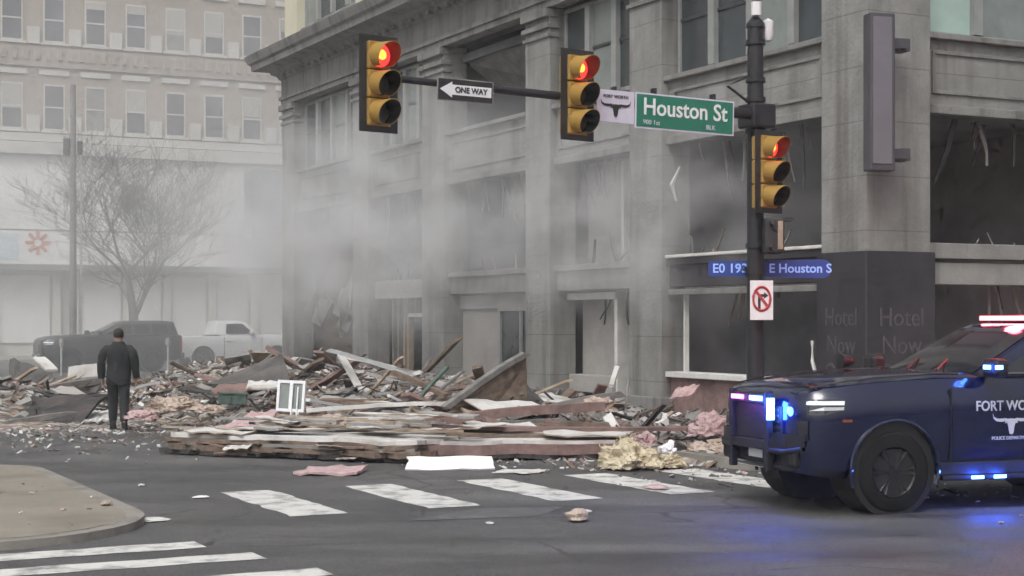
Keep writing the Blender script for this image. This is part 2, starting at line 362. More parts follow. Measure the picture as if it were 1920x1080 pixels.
# faces are described in a face frame: s along the facade, d depth inwards, z up
def put(face, mb_pts):
    return [((d, s, z) if face == 'A' else (s, d, z)) for s,d,z in mb_pts]
class FB(MB):
    def __init__(s_, face): super().__init__(); s_.face = face
    def fbox(s_, s0,s1,d0,d1,z0,z1,m=0):
        if s_.face == 'A': return s_.box(d0,d1,s0,s1,z0,z1,m)
        return s_.box(s0,s1,d0,d1,z0,z1,m)
def fb(face, name, mt, s0,s1,d0,d1,z0,z1, parent=hotel, bevel=.012):
    return FB(face).fbox(s0,s1,d0,d1,z0,z1).build(name, K[mt], parent, bevel=bevel)
# corner pier (one block, both faces)
hb('pier','stone', 0,1.22, 0,1.09, 0.14,ZT)
for face,PP in (('A',PA[1:]),('B',PB[1:])):
    for (a,b) in PP:
        fb(face,'pier','stone', a,b, 0.0,.62, .14, ZT)
        o = FB(face); o.fbox(a-.06,b+.06,-.07,.3,.14,.55); o.build('pier_base', K['stone2'], hotel, bevel=.02)
        o = FB(face); o.fbox(a-.04,b+.04,-.05,.2,7.75,7.83); o.fbox(a-.05,b+.05,-.08,.2,7.93,8.03); o.fbox(a-.03,b+.03,-.11,.2,8.16,8.33); o.build('capital', K['stone2'], hotel, bevel=.008)
def window(face, s0,s1,z0,z1, n, d=.34, frame='greyframe', glass='glass', sash=True, rail=True):
    """one multi-light window: frame, mullions and a pane per light"""
    w = FB(face); t = .07
    w.fbox(s0,s0+t,d,d+.09,z0,z1); w.fbox(s1-t,s1,d,d+.09,z0,z1); w.fbox(s0+t,s1-t,d,d+.09,z1-t,z1); w.fbox(s0+t,s1-t,d,d+.09,z0,z0+t)
    win = w.build('window', K[frame], hotel)
    q = (s1-s0)/n
    for i in range(n):
        a, b = s0+q*i, s0+q*(i+1)
        if i > 0: fb(face,'mullion','greyframe' if frame!='darkframe' else frame, a-.09,a+.09,d-.06,d+.1,z0+t,z1-t, win, 0)
        gl = glass if isinstance(glass,str) else glass[i % len(glass)]
        m = FB(face); lo, hi = (a+(.09 if i else t)), (b-(.09 if i<n-1 else t))
        m.fbox(lo,hi,d+.045,d+.06,z0+t,z1-t); m.build('pane', K[gl], win)
        if rail:
            zz = z0+(z1-z0)*.52; fb(face,'sash_rail','darkframe',lo,hi,d+.02,d+.075,zz-.03,zz+.03, win, 0)
    return win
def spandrel(face, s0, s1, z0, z1, d=.16):
    o = FB(face); o.fbox(s0,s1,d,d+.4,z0,z1); sp = o.build('spandrel', K['stone'], hotel, bevel=.01)
    # raised frame with a sunk field, a sill above and a lintel moulding below
    zf0, zf1 = z0+.28, z1-.22; e = .16
    o = FB(face); o.fbox(s0+e,s1-e,d-.035,d,zf1,zf1+.05); o.fbox(s0+e,s1-e,d-.035,d,zf0-.05,zf0); o.fbox(s0+e,s0+e+.06,d-.035,d,zf0,zf1); o.fbox(s1-e-.06,s1-e,d-.035,d,zf0,zf1)
    o.build('panel_moulding', K['stone2'], sp, bevel=.006)
    fb(face,'sill','stone2', s0-.002,s1+.002,d-.12,d+.2,z1,z1+.09, sp)
    fb(face,'lintel','stone2', s0,s1,d-.06,d+.1,z0-.08,z0+.06, sp)
BA = [(PA[i][1],PA[i+1][0]) for i in range(5)]; BB = [(PB[i][1],PB[i+1][0]) for i in range(4)]
for i,(a,b) in enumerate(BA):
    spandrel('A', a, b, 5.2, 6.26)
    if i != 2: window('A', a+.02,b-.02, 6.36, 8.3, 4 if i!=1 else 3, glass=['glass','glass2','glass','glass'] )
for i,(a,b) in enumerate(BB):
    spandrel('B', a, b, 5.2, 6.26)
    window('B', a+.02,b-.02, 6.36, 8.3, 4, glass=['glassmint','glass2','glass','glass2'])
# burnt-out second floor bay: dark torn lining and a sagging ceiling board
a,b = BA[2]
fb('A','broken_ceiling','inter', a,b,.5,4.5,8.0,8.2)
m = MB(); m.add(put('A',[(a+.1,.5,8.15),(b-.1,.6,7.95),(b-.2,1.6,7.25),(a+.3,1.5,7.0),(a+.1,.53,8.15),(b-.1,.63,7.95),(b-.2,1.63,7.25),(a+.3,1.53,7.0)]),[(0,1,2,3),(7,6,5,4),(0,4,5,1),(1,5,6,2),(2,6,7,3),(3,7,4,0)]); m.build('sagging_board', K['wood_grey'], hotel)
# entablature: architrave, frieze, cornice, on both faces
def entab(face, s0, s1):
    prof = [(.3,ZT),(-.03,ZT),(-.03,ZT+.14),(-.08,ZT+.14),(-.08,ZT+.24),(-.02,ZT+.24),(-.02,ZT+.74),(-.08,ZT+.78),(-.12,ZT+.86),(-.26,ZT+.92),(-.30,ZT+1.0),(-.72,ZT+1.06),(-.74,ZT+1.22),(-.82,ZT+1.28),(-.88,ZT+1.44),(-.9,ZT+1.5),(.3,ZT+1.62)]
    o = MB(); n = len(prof)
    e0 = lambda d: (s0 + (d if d<0 else 0)); e1 = lambda d: s1
    if face == 'A':
        e1 = lambda d: s1 - (d if d<0 else 0)
        vs = [(d,e0(d),z) for d,z in prof]+[(d,e1(d),z) for d,z in prof]
    else:
        vs = [(e0(d),d,z) for d,z in prof]+[(s1,d,z) for d,z in prof]
    o.add(vs,[(i,(i+1)%n,n+(i+1)%n,n+i) for i in range(n)]+[tuple(range(n)),tuple(reversed(range(n,2*n)))])
    o.build('cornice', K['stone2'], hotel)
entab('A', 0, 26.9); entab('B', 0, 24.5)
for i in range(50):
    s = .25+i*.53; fb('A','dentil','stone2', s,s+.2,-.22,-.1,ZT+.80,ZT+.92)
for i in range(45):
    s = .25+i*.53; fb('B','dentil','stone2', s,s+.2,-.22,-.1,ZT+.80,ZT+.92)
# upper storeys above the cornice
for face,PP,BBb,end in (('A',PA,BA,26.9),('B',PB,BB,24.5)):
    for (z0,z1,z2) in ((ZT+1.6,13.2,13.9),(13.9,16.9,17.6)):
        for (a,b) in PP:
            if face == 'B' and a == 0: continue
            if face == 'A' and a == 0: hb('upper_pier','stone', .08,1.22, .08,1.09, z0,z2); continue
            fb(face,'upper_pier','cream', a,b,.08,.6,z0,z2)
        for (a,b) in BBb:
            fb(face,'upper_spandrel','stone', a,b,.2,.6,z1,z2); fb(face,'upper_sill_wall','stone', a,b,.2,.6,z0,z0+.55)
            window(face,a+.02,b-.02,z0+.56,z1-.01,4,glass=['glass2','glass','glass'],rail=False)
hb('roof','stone2', .1,24.4,.1,26.8,17.62,17.9)
# back, end and interior shell
hb('end_wall','fbrick', .65,24.4,26.45,26.85,.14,17.6)
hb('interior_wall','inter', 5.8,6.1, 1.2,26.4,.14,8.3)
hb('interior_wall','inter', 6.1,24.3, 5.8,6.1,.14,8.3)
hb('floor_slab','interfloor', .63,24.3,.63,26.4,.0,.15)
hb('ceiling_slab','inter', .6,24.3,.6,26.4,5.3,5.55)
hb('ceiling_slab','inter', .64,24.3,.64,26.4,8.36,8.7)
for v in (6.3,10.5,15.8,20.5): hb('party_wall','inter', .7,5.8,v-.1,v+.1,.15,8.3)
for u in (6.65,12.4,18.1): hb('party_wall','inter', u-.1,u+.1,.7,5.8,.15,8.3)
# mezzanine beams across every opening
for i,(a,b) in enumerate(BA):
    if i in (0,1,2):
        o = FB('A'); o.fbox(a,b,.18,.5,2.55,3.0); o.fbox(a,b,.1,.18,2.94,3.06); o.build('transom_beam', K['stone2' if i else 'clad'], hotel, bevel=.01)
    elif i == 3:
        o = FB('A'); o.fbox(a,b,.2,.5,2.5,2.95); o.build('transom_beam', K['plaster'], hotel, bevel=.01)
for i,(a,b) in enumerate(BB):
    o = FB('B'); o.fbox(a,b,.18,.5,2.9,3.14); o.fbox(a,b,.24,.5,2.5,2.84); o.build('transom_beam', K['stone'], hotel, bevel=.01)
    fb('B','storefront_sill','stone2',a,b,.1,.5,.14,.55)
    w = FB('B'); 
    for s in (a+.03,(a+b)/2,b-.09): w.fbox(s,s+.06,.3,.38,.55,2.5)
    w.build('storefront_frame', K['darkframe'], hotel)
# bay nearest the corner: storefront frame, stall riser, torn white sill
a,b = BA[0]
fb('A','stall_riser','wood_red',a,b,.2,.5,.14,.92)
fb('A','storefront_sill','whiteframe',a-.02,b,.08,.5,.92,1.02)
w = FB('A')
w.fbox(b-.36,b-.30,.28,.36,1.02,2.5); w.fbox(a+.05,b-.36,.28,.36,2.44,2.54)
w.build('storefront_frame', K['whiteframe'], hotel)
fb('A','beam_cap','whiteframe',a+.05,b-.05,.04,.2,3.065,3.12)
m = MB(); m.tube([W(0,0)*0+Vector((.1,a+.22,1.0)),Vector((.06,a+.3,1.3)),Vector((.12,a+.38,1.62))],.03,6); m.build('bent_frame_piece', K['whiteframe'], hotel)
m = MB(); m.tube([Vector((.25,b-.1,4.1)),Vector((.15,b-.12,4.4)),Vector((.2,b-.3,4.7))],[.02,.045,.015],5); m.build('torn_strip', K['whiteframe'], hotel)
fb('A','lower_band','stone2',a+.02,b-.02,.12,.24,2.40,2.5)
# bay two: white plaster partitions and door panels
a,b = BA[1]
def fpanel(nm, mt, s0,s1,d0,d1,z0,z1): return fb('A',nm,mt,s0,s1,d0,d1,z0,z1)
fpanel('partition_wall','plaster',a+.25,b-.02,.9,1.0,3.05,5.15)
for s in (a+.3,a+.95): 
    fpanel('partition_panel','plaster',s,s+.5,.84,.9,3.25,3.95); fpanel('partition_panel','plaster',s,s+.5,.84,.9,4.05,4.95)
fpanel('partition_stud','whiteframe',a+1.55,a+1.65,.8,.9,3.05,5.1)
fpanel('partition_wall','plaster',a+1.35,b-.05,.75,.9,.16,2.5)
fpanel('white_post','whiteframe',a+1.2,a+1.32,.45,.75,.16,2.5)
fpanel('door_head','whiteframe',a+1.2,b,.4,.6,2.36,2.5)
fpanel('counter','plaster',a+1.25,b-.2,.35,.75,.5,.85)
# bay three: plaster wall beside a dark shop window
a,b = BA[2]
fpanel('partition_wall','plaster',a+2.1,b,.5,.65,.16,2.5)
fpanel('lintel_panel','plaster',a+.1,b,.42,.5,2.2,2.52)
w = FB('A'); w.fbox(a+.05,a+.12,.4,.5,.3,2.15); w.fbox(a+1.0,a+1.06,.4,.5,.3,2.15); w.fbox(a+2.0,a+2.08,.4,.5,.3,2.15); w.fbox(a+.05,a+2.08,.38,.5,2.15,2.24); w.build('storefront_frame', K['greyframe'], hotel)
for s0,s1 in ((a+.12,a+1.0),(a+1.06,a+2.0)): fpanel('pane','glass',s0,s1,.45,.46,.3,2.15)
# bay four: bare timber studs and a dark doorway
a,b = BA[3]
fpanel('partition_wall','plaster',a+2.0,b,.7,.85,1.9,2.5)
for s in (a+2.1,a+2.35,a+2.75,a+3.1): fpanel('timber_stud','wood_tan' if s<a+2.6 else 'wood_grey',s,s+.1,.55,.7,.16,2.5)
fpanel('door_head','whiteframe',a,a+2.0,.5,.6,2.02,2.12)
# bay five: ceiling hanging down in tatters
a,b = BA[4]
r5 = random.Random(5)
for k in range(26):
    s = r5.uniform(a+.2,b-.2); d = r5.uniform(.3,1.6); z = r5.uniform(2.6,3.4); L = r5.uniform(.5,1.6)
    m = MB(); m.tube(put('A',[(s,d,z),(s+r5.uniform(-.3,.3),d-.1,z-L*.5),(s+r5.uniform(-.5,.5),d-.2,z-L)]),[.02,.03,.015],4); m.build('hanging_strip', K[r5.choice(['wood_dark','wood_grey','metal','wood_brown'])], hotel)
for k in range(7):
    s = r5.uniform(a+.3,b-1.2); z = r5.uniform(2.3,3.0); w_ = r5.uniform(.5,1.1)
    m = MB(); m.add(put('A',[(s,.7,z),(s+w_,.6,z+.1),(s+w_*.9,.3,z-.6),(s+.1,.35,z-.75),(s,.72,z),(s+w_,.62,z+.1),(s+w_*.9,.32,z-.6),(s+.1,.37,z-.75)]),[(0,1,2,3),(7,6,5,4),(0,4,5,1),(1,5,6,2),(2,6,7,3),(3,7,4,0)]); m.build('hanging_board', K[r5.choice(['wood_dark','membrane','wood_grey'])], hotel)
# torn framing, hanging strips and shards left in the blown-out openings
rt = random.Random(61)
def shard(face, s, d, z, L, w, ang, lean, mt, nm='torn_piece'):
    """a bent strip of framing or lining, rooted at s,d,z; ang tilts it along the facade, lean pushes it in or out"""
    pts = []; q = Vector((s,d,z)); a_ = ang
    for i in range(5):
        pts.append(q.copy()); q = q + Vector((math.sin(a_)*L/4, lean*L/4, math.cos(a_)*L/4)); a_ += rt.uniform(-.28,.28)
    vs, fs = [], []
    for i,p_ in enumerate(pts):
        ww = w*(1-.16*i)*rt.uniform(.7,1.2)
        for (ss,dd) in ((-ww,-.012),(ww,-.012),(ww,.012),(-ww,.012)): vs.append((p_.x+ss,p_.y+dd,p_.z))
    for i in range(4):
        for k in range(4): fs.append((i*4+k,i*4+(k+1)%4,i*4+4+(k+1)%4,i*4+4+k))
    fs += [(0,1,2,3),(19,18,17,16)]
    m = MB(); m.add(put(face,vs),fs); return m.build(nm,K[mt],hotel)
for face,bays in (('A',BA),('B',BB[:2])):
    for i,(a,b) in enumerate(bays):
        for k in range(16):      # hanging from the lintel
            shard(face, rt.uniform(a+.1,b-.1), rt.uniform(.35,.9), 5.12, rt.uniform(.25,1.1), rt.uniform(.015,.07), math.pi+rt.gauss(0,.25), rt.uniform(-.1,.25), rt.choice(['inter','wood_grey','wood_dark','wood_dark','wood_brown','inter']))
        for k in range(8):      # standing on the transom beam
            shard(face, rt.uniform(a+.1,b-.1), rt.uniform(.3,.48), 2.98, rt.uniform(.12,.7), rt.uniform(.012,.06), rt.gauss(0,.6), rt.uniform(-.2,.2), rt.choice(['wood_grey','wood_grey','inter','plaster','wood_dark','wood_brown']))
        for k in range(7):      # below the beam
            shard(face, rt.uniform(a+.1,b-.1), rt.uniform(.4,.8), 2.5, rt.uniform(.15,.8), rt.uniform(.012,.06), math.pi+rt.gauss(0,.35), rt.uniform(-.1,.2), rt.choice(['inter','wood_grey','wood_dark','wood_dark','wood_brown']))
        if face == 'A' and i: 
            for k in range(6):  # studs left standing inside
                shard(face, rt.uniform(a+.2,b-.2), rt.uniform(.9,2.5), .15, rt.uniform(.9,2.4), rt.uniform(.02,.05), rt.gauss(0,.12), rt.uniform(-.05,.05), rt.choice(['wood_grey','wood_tan','metal','wood_dark']), 'broken_stud')
            for k in range(5):  # sagging ceiling lining
                s_ = rt.uniform(a+.1,b-1.3); w_ = rt.uniform(.5,1.2); d_ = rt.uniform(.9,2.6); z_ = rt.uniform(4.3,5.0)
                m = MB(); m.add(put('A',[(s_,d_,5.25),(s_+w_,d_+.1,5.25),(s_+w_*.9,d_-.2,z_),(s_+.1,d_-.3,z_-.3),(s_,d_+.02,5.25),(s_+w_,d_+.12,5.25),(s_+w_*.9,d_-.18,z_),(s_+.1,d_-.28,z_-.3)]),[(0,1,2,3),(7,6,5,4),(0,4,5,1),(1,5,6,2),(2,6,7,3),(3,7,4,0)]); m.build('hanging_board',K[rt.choice(['inter','wood_grey','plaster','wood_dark'])],hotel)
# dark cladding wrapped round the foot of the corner pier, with faded lettering
o = MB(); o.prism([(-.05,1.14),(-.05,-.05),(1.27,-.05),(1.27,.02),(.0,.02),(.0,1.14)][::1], .14, 2.98); clad = o.build('corner_cladding', K['clad'], hotel)
o = MB(); o.box(-.075,.0-.052,-.075,-.05,.15,2.97); o.build('corner_bead', K['darkframe'], hotel)
R90 = math.radians(90)
for k,(tl,tr) in enumerate((('Hotel','Hotel'),('Now','Now'),('Open','Open'))):
    z = 1.98-k*.42
    add_text(tl,.4,K['letter_faint'],clad,(-.052,.55,z),(R90,0,-R90),sx=.85)
    add_text(tr,.4,K['letter_faint'],clad,(.62,-.052,z),(R90,0,0),sx=.95)
# blade sign on brackets at the corner
bs = empty('blade_sign', W(-.12,-.42,4.12), Euler((0,0,TH-math.radians(12))))
MB().box(-.20,.20,-.12,.12,0,2.3).build('sign_box', K['bladedark'], bs, bevel=.02)
MB().box(-.165,.14,-.135,-.121,.10,2.24).build('sign_face', K['blade'], bs, bevel=.004)
for z in (.2,1.82): MB().box(.2,.46,.0,.1,z,z+.14).build('bracket', K['bladedark'], bs); MB().box(.4,.56,.1,.38,z-.02,z+.16).build('wall_plate', K['bladedark'], bs)
tag(bs,'tall narrow blank grey blade sign on the hotel corner pier','sign')

# ------------------------------------------------------------------ far building at the end of the block
FV = 64.1
far = empty('brick_building', W(0,FV), GRID); tag(far,'hazy tan brick building with white lower storeys behind the bare tree','building')
def fbx(name, mt, x0,x1,y0,y1,z0,z1,parent=far): return MB().box(x0,x1,y0,y1,z0,z1).build(name,K[mt],parent)
fbx('brick_wall','fbrick',-40,60,0,.5,11.4,32)
fbx('white_wall','fwhite',-40,60,-.12,.5,4.75,10.3)
fbx('belt_course','fstone',-40,60,-.5,.5,10.3,10.9); fbx('belt_course','fstone',-40,60,-.32,.5,10.95,11.35)
fbx('panel_joint','fdark',-40,60,-.135,-.121,6.45,6.52)
fbx('canopy','fdark',-40,60,-.9,.3,4.45,4.74)
fbx('shop_wall','fshop',-40,60,.3,.6,.14,4.45)
wx0 = u_on(22,FV)[0]; sp_ = (u_on(401,FV)[0]-wx0)/5
for k in range(-4,22):
    x = wx0 + sp_*k
    for z0,z1 in ((11.55,13.9),(16.0,18.3),(20.4,22.8)):
        near = -1 <= k <= 7
        w = MB().box(x-.53,x+.53,-.05,.1,z0,z0+.1).box(x-.53,x-.46,-.05,.1,z0+.1,z1).box(x+.46,x+.53,-.05,.1,z0+.1,z1).box(x-.46,x+.46,-.05,.1,z1-.1,z1).build('window',K['fstone'],far)
        fg_ = random.Random(k*31+int(z0*7)); MB().box(x-.46,x+.46,-.03,-.01,z0+.1,z1-.1).build('pane',K[fg_.choice(['fglass','fglass','fglass2'])],w)
        if fg_.random() < .55:
            hb_ = fg_.uniform(.3,1.3); MB().box(x-.44,x+.44,-.0395,-.0305,z1-.1-hb_,z1-.1).build('blind',K['fglass3'],w)
        MB().box(x-.46,x+.46,-.05,-.031,(z0+z1)/2-.04,(z0+z1)/2+.04).build('sash_rail',K['fstone'],w)
        MB().box(x-.68,x+.68,-.14,.1,z0-.12,z0-.002).build('sill',K['fstone'],w)
        fbx('pilaster_block','fstone',x+sp_/2-.3,x+sp_/2+.3,-.16,.1,z0-.1,z0+.75)
    for z in (14.35,18.9): fbx('lintel','fstone',x-.75,x+.75,-.1,.1,z,z+.26)
fbx('corbel_band','fbrick',-40,60,-.14,.1,14.75,15.75)
for k in range(-18,36): fbx('corbel','fbrick',wx0+k*.55,wx0+k*.55+.22,-.24,-.14,15.1,15.6)
for x in (-2.5,.6,1.5,4.2,6.3,8.7,11.0): fbx('shop_pier','fstone',x-.2,x+.2,-.05,.3,.14,4.44)
for x0,x1 in ((-2.2,.3),(1.8,3.9),(4.5,6.0),(6.6,8.4),(9.0,10.7)): fbx('shop_window','fwhite',x0,x1,.2,.29,.8,4.2)
em = empty('emblem',(u_on(70,FV)[0],-.14,5.85),parent=far)
for k in range(8):
    MB().box(-.09,.09,-.02,.0,.18,.62,M=Matrix.Rotation(k*math.pi/4,4,'Y')).build('petal',K['forange'],em)
MB().box(-2.6+u_on(0,FV)[0]*0-.2,u_on(34,FV)[0]*1.0,-.16,-.121,5.0,6.3).build('pale_blue_panel',K['fblue'],far)
xa,xb = u_on(456,FV)[0],u_on(560,FV)[0]; MB().box(xa,xb+3,-1.6,-.13,6.3,9.9).build('dark_bay_box',K['fdark'],far)
xa,xb = u_on(226,FV)[0],u_on(265,FV)[0]; MB().box(xa,xb,-.6,-.13,7.7,8.9).build('dark_wall_sign',K['fdark'],far)
# ------------------------------------------------------------------ tree, far poles
def tree(px, d, H, spread, seed):
    r = random.Random(seed); base = at(px,600,d); base.z = .1
    root = empty('bare_tree', base)
    tr = MB(); cr = MB(); cnt = [0]
    def grow(p, dirn, L, rad, lev):
        n = 4 if lev < 3 else 3; pts=[p]; rr=[rad]; q = p.copy(); dv = dirn.copy()
        for i in range(n):
            dv = (dv + Vector((r.uniform(-1,1),r.uniform(-1,1),r.uniform(-.5,.7)))*.16).normalized(); q = q + dv*(L/n); pts.append(q.copy()); rr.append(max(.006, rad*(1-.55*(i+1)/n)))
        (tr if lev == 0 else cr).tube(pts, rr, 7 if lev<2 else (4 if lev<4 else 3), cap=False); cnt[0]+=1
        if lev >= 5: return
        kids = [6,5,5,4,4][lev]
        for k in range(kids):
            i = n if (k == 0 and lev) else r.randint(max(1,n-2) if lev==0 else 1, n)
            ax = Vector((r.uniform(-1,1),r.uniform(-1,1),r.uniform(-.15,.55))).normalized()
            nd = (dv*.75 + ax*(.75 if lev else .8)).normalized()
            grow(pts[i], nd, L*r.uniform(.64,.84)*(1.0 if lev else 1.0), max(.0085, rr[i]*r.uniform(.5,.7)), lev+1)
    grow(Vector((0,0,0)), Vector((.02,0,1)), H*.34, .25, 0)
    tr.build('trunk', K['bark'], root, smooth=True); cr.build('crown', K['bark'], root)
    # scale crown to the wanted size
    root.scale = (1.12,1.12,1.08)
    return tag(root,'leafless street tree with a wide twiggy crown behind the parked cars','tree')
tree(250, 68, 10.2, 7.6, 27)
b0 = at(137,600,64); b0.z = .0
up = empty('utility_pole', b0)
MB().tube([(0,0,0),(0,0,11.35)],[.15,.11],10).build('shaft',K['wood_grey'],up,smooth=True)
MB().box(-.36,-.12,-.15,.15,8.55,9.2).build('box',K['sigblack'],up,bevel=.02); MB().box(.2,.36,-.12,.12,8.55,9.1).build('box',K['sigblack'],up,bevel=.02)
MB().tube([(.32,0,0),(.32,0,8.6)],.05,6).build('conduit',K['metal'],up)
tag(up,'tall dark pole with small boxes left of the bare tree','pole')
def meter(px, py, d, h, label):
    b = at(px,600,d); b.z = 0; o = empty('parking_meter', b)
    MB().tube([(0,0,0),(0,0,h-.28)],.035,8).build('post',K['metal'],o); MB().lathe([(.0,h-.3),(.08,h-.28),(.1,h-.12),(.07,h-.02),(0,h)],12).build('head',K['gravelgrey'],o,smooth=True)
    tag(o,label,'parking meter')
meter(315,690,55,1.35,'grey parking meter right of the walking man in front of the dark vehicle')
meter(115,690,56,1.3,'grey parking meter left of the walking man in front of the dark vehicle')

# ------------------------------------------------------------------ traffic signals and signs
PU, PV = -2.95, -1.31
pole = empty('signal_pole', W(PU,PV,.14), GRID); tag(pole,'black signal pole with long mast arm at the hotel corner','pole')
MB().tube([(0,0,0),(0,0,.5),(0,0,5.75)],[.125,.12,.105],16).build('shaft',K['poleblack'],pole,smooth=True)
MB().lathe([(.25,0),(.25,.06),(.19,.1),(.17,.38),(.13,.44),(0,.44)],16).build('base_cover',K['poleblack'],pole,smooth=True)
MB().lathe([(0,5.85),(.06,5.83),(.125,5.75),(.125,5.70)],16).build('finial',K['poleblack'],pole,smooth=True)
ZA = 4.52    # arm height above the kerb at the pole
UL = u_on(690,PV-.1)[0]-PU
arm = MB(); arm.tube([(.0,-.14,ZA),(UL*.5,-.16,ZA+.05),(UL,-.18,ZA+.13)],[.075,.055,.04],12); arm.build('mast_arm',K['poleblack'],pole,smooth=True)
MB().box(-.2,.17,-.24,.14,ZA-.17,ZA+.15).build('arm_clamp',K['poleblack'],pole,bevel=.03)
MB().tube([(0,-.1,ZA+.06),(-.55,-.15,ZA+.35),(-.2,-.1,ZA+.5)],.02,6).build('cable_loop',K['poleblack'],pole)
for z in (ZA-.2,ZA+.22,5.0,5.5,2.45,2.8): MB().lathe([(.125,z-.03),(.135,z-.03),(.135,z+.03),(.125,z+.03)],16,close=True).build('band',K['poleblack'],pole)
cm = MB(); cm.tube([(-.02,-.05,5.85),(-.02,-.05,6.03)],[.07,.07],12); cm.build('antenna',K['white'],pole,smooth=True)
cm = MB(); cm.lathe([(0,5.52),(.05,5.54),(.075,5.62),(.075,5.8),(0,5.84)],14,M=Matrix.Translation((.19,-.02,0))); cm.build('camera_dome',K['white'],pole,smooth=True)
MB().tube([(.08,-.02,5.72),(.19,-.02,5.72)],.03,8).build('camera_bracket',K['poleblack'],pole)

def signal(px, pyc, v, label, back=True, lit='red', hz=None, scale=1.0, fd=-.02):
    u, d = u_on(px, v); z = CAMZ-(pyc-HOR)/F*d
    o = empty('traffic_signal', W(u,v,z), Euler((0,0,TH+math.radians(11)))); tag(o,label,'traffic light','red traffic lights over the junction')
    h = .33*scale; w = .30*scale
    if back:
        bw, bh, t = .262*scale, .56*scale, .105
        bp = MB(); 
        bp.box(-bw,-bw+t*.9,.02,.035,-bh,bh); bp.box(bw-t*.9,bw,.02,.035,-bh,bh); bp.box(-bw+t*.9,bw-t*.9,.02,.035,bh-.075,bh); bp.box(-bw+t*.9,bw-t*.9,.02,.035,-bh,-bh+.075)
        bp.build('backplate',K['sigblack'],o)
    for i,zz in enumerate((h,0,-h)):
        hs = MB().box(-w/2,w/2,.0,.2,zz-h/2+.004,zz+h/2-.004).build('signal_section',K['sigyellow'],o,bevel=.02)
        ln = MB(); ln.lathe([(0,-.05),(.06*scale,-.046),(.11*scale,-.03),(.138*scale,0)],20,'y',M=Matrix.Translation((0,-.004,zz)))
        ln.m = [0 if q < 20 else 1 for q in range(len(ln.f))]; ln.build('lens',[K['red_hot' if i==0 else 'lensoff'],K['red' if i==0 else 'lensoff']],hs,smooth=True)
        # cut-away visor: an open tube with a slanted mouth
        vs, fs = [], []; n = 22; a0, a1 = -60, 240
        for j in range(n+1):
            w_ = math.radians(a0+(a1-a0)*j/n); cz, cx = math.sin(w_), math.cos(w_)
            L = .30*scale*(.72+.28*cz)
            for rr in (.148*scale,.140*scale):
                vs += [(rr*cx,0,zz+rr*cz),(rr*cx,-L,zz+rr*cz-.02)]
        for j in range(n):
            b = j*4; c = b+4
            fs += [(b,b+1,c+1,c),(b+2,c+2,c+3,b+3),(b+1,b+3,c+3,c+1)]
        fs += [(0,2,3,1),(n*4,n*4+1,n*4+3,n*4+2)]
        m = MB(); m.add(vs,fs); m.m = [1 if i < 3*n and i%3 == 1 else 0 for i in range(len(fs))]; m.build('visor',[K['sigyellow'],K['sigblack']],hs,smooth=True)
    MB().tube([(0,.14,-h*1.5-.05),(0,.14,h*1.5+.06)],.022,8).build('mounting_tube',K['sigblack'],o)
    return o
signal(712,157,PV-.34,'red traffic light at the far left end of the mast arm, glowing brightest',lit='red_hot')
signal(1085,178,PV-.34,'red traffic light in the middle of the mast arm beside the green street sign',lit='red')
signal(1444,322,PV-.30,'red traffic light mounted low on the signal pole itself',back=True,lit='red',scale=.97)
# pedestrian signal under it, seen from the side
u,d = u_on(1450,PV-.25); pz = CAMZ-(443-HOR)/F*d
ps = empty('pedestrian_signal', W(u,PV-.25,pz), Euler((0,0,TH+math.radians(62)))); tag(ps,'black pedestrian signal box under the red light on the pole','pedestrian signal')
MB().box(-.2,.2,-.1,.14,-.23,.23).build('housing',K['sigblack'],ps,bevel=.02)
m = MB(); m.box(-.17,.17,-.12,-.101,-.2,.2); m.build('face',K['lensoff'],ps)
MB().box(-.215,-.201,-.095,-.03,-.18,.19).build('edge_strip',K['wood_tan'],ps)
MB().box(-.15,.15,-.25,-.1,.2,.235).build('hood',K['sigblack'],ps)
MB().tube([(-.34,.05,.16),(-.15,.05,.16)],.03,8).build('bracket',K['sigblack'],ps); MB().tube([(-.34,.05,-.16),(-.15,.05,-.16)],.03,8).build('bracket',K['sigblack'],ps)

def longhorn(mt, parent, loc, rot, s, name='longhorn_emblem'):
    up_ = [(-1,.36),(-.93,.2),(-.75,.12),(-.5,.12),(-.3,.14),(-.2,.1),(0,.12),(.2,.1),(.3,.14),(.5,.12),(.75,.12),(.93,.2),(1,.36)]
    lo_ = [(.95,.12),(.8,.0),(.55,-.03),(.3,.0),(.36,-.1),(.22,-.08),(.16,-.25),(.12,-.5),(.07,-.6),(-.07,-.6),(-.12,-.5),(-.16,-.25),(-.22,-.08),(-.36,-.1),(-.3,.0),(-.55,-.03),(-.8,.0),(-.95,.12)]
    poly = [(x*s,y*s) for x,y in (up_+lo_)][::-1]
    m = MB(); m.prism(poly,-.003,.003); o = m.build(name,K[mt],parent,loc=loc,rot=rot); return o
# green street name sign with pale emblem plate
u0,d0 = u_on(1191,PV-.26); u1,d1 = u_on(1376,PV-.26); zc = CAMZ-(205-HOR)/F*d0
sg = empty('street_name_sign', W((u0+u1)/2,PV-.26,zc-.02), Euler((0,math.radians(1.2),TH))); w = (u1-u0)
tag(sg,'green Houston St street name sign hanging from the mast arm','street sign')
MB().box(-w/2,w/2,.0,.012,-.225,.225).build('border',K['signpale'],sg)
MB().box(-w/2+.02,w/2-.02,-.004,-.0005,-.205,.205).build('plate',K['green'],sg)
add_text('Houston St',.30,K['white'],sg,(0,-.007,.045),(R90,0,0),sx=w/1.62,bold=.004)
add_text('900 1st',.085,K['signpale'],sg,(-w*.34,-.007,-.145),(R90,0,0)); add_text('BLK',.085,K['signpale'],sg,(w*.26,-.007,-.145),(R90,0,0))
for x in (-w*.3,w*.3): MB().box(x-.02,x+.02,.012,.1,-.05,.3).build('hanger',K['poleblack'],sg)
u2,_ = u_on(1117,PV-.26); w2 = u0-u2-.03
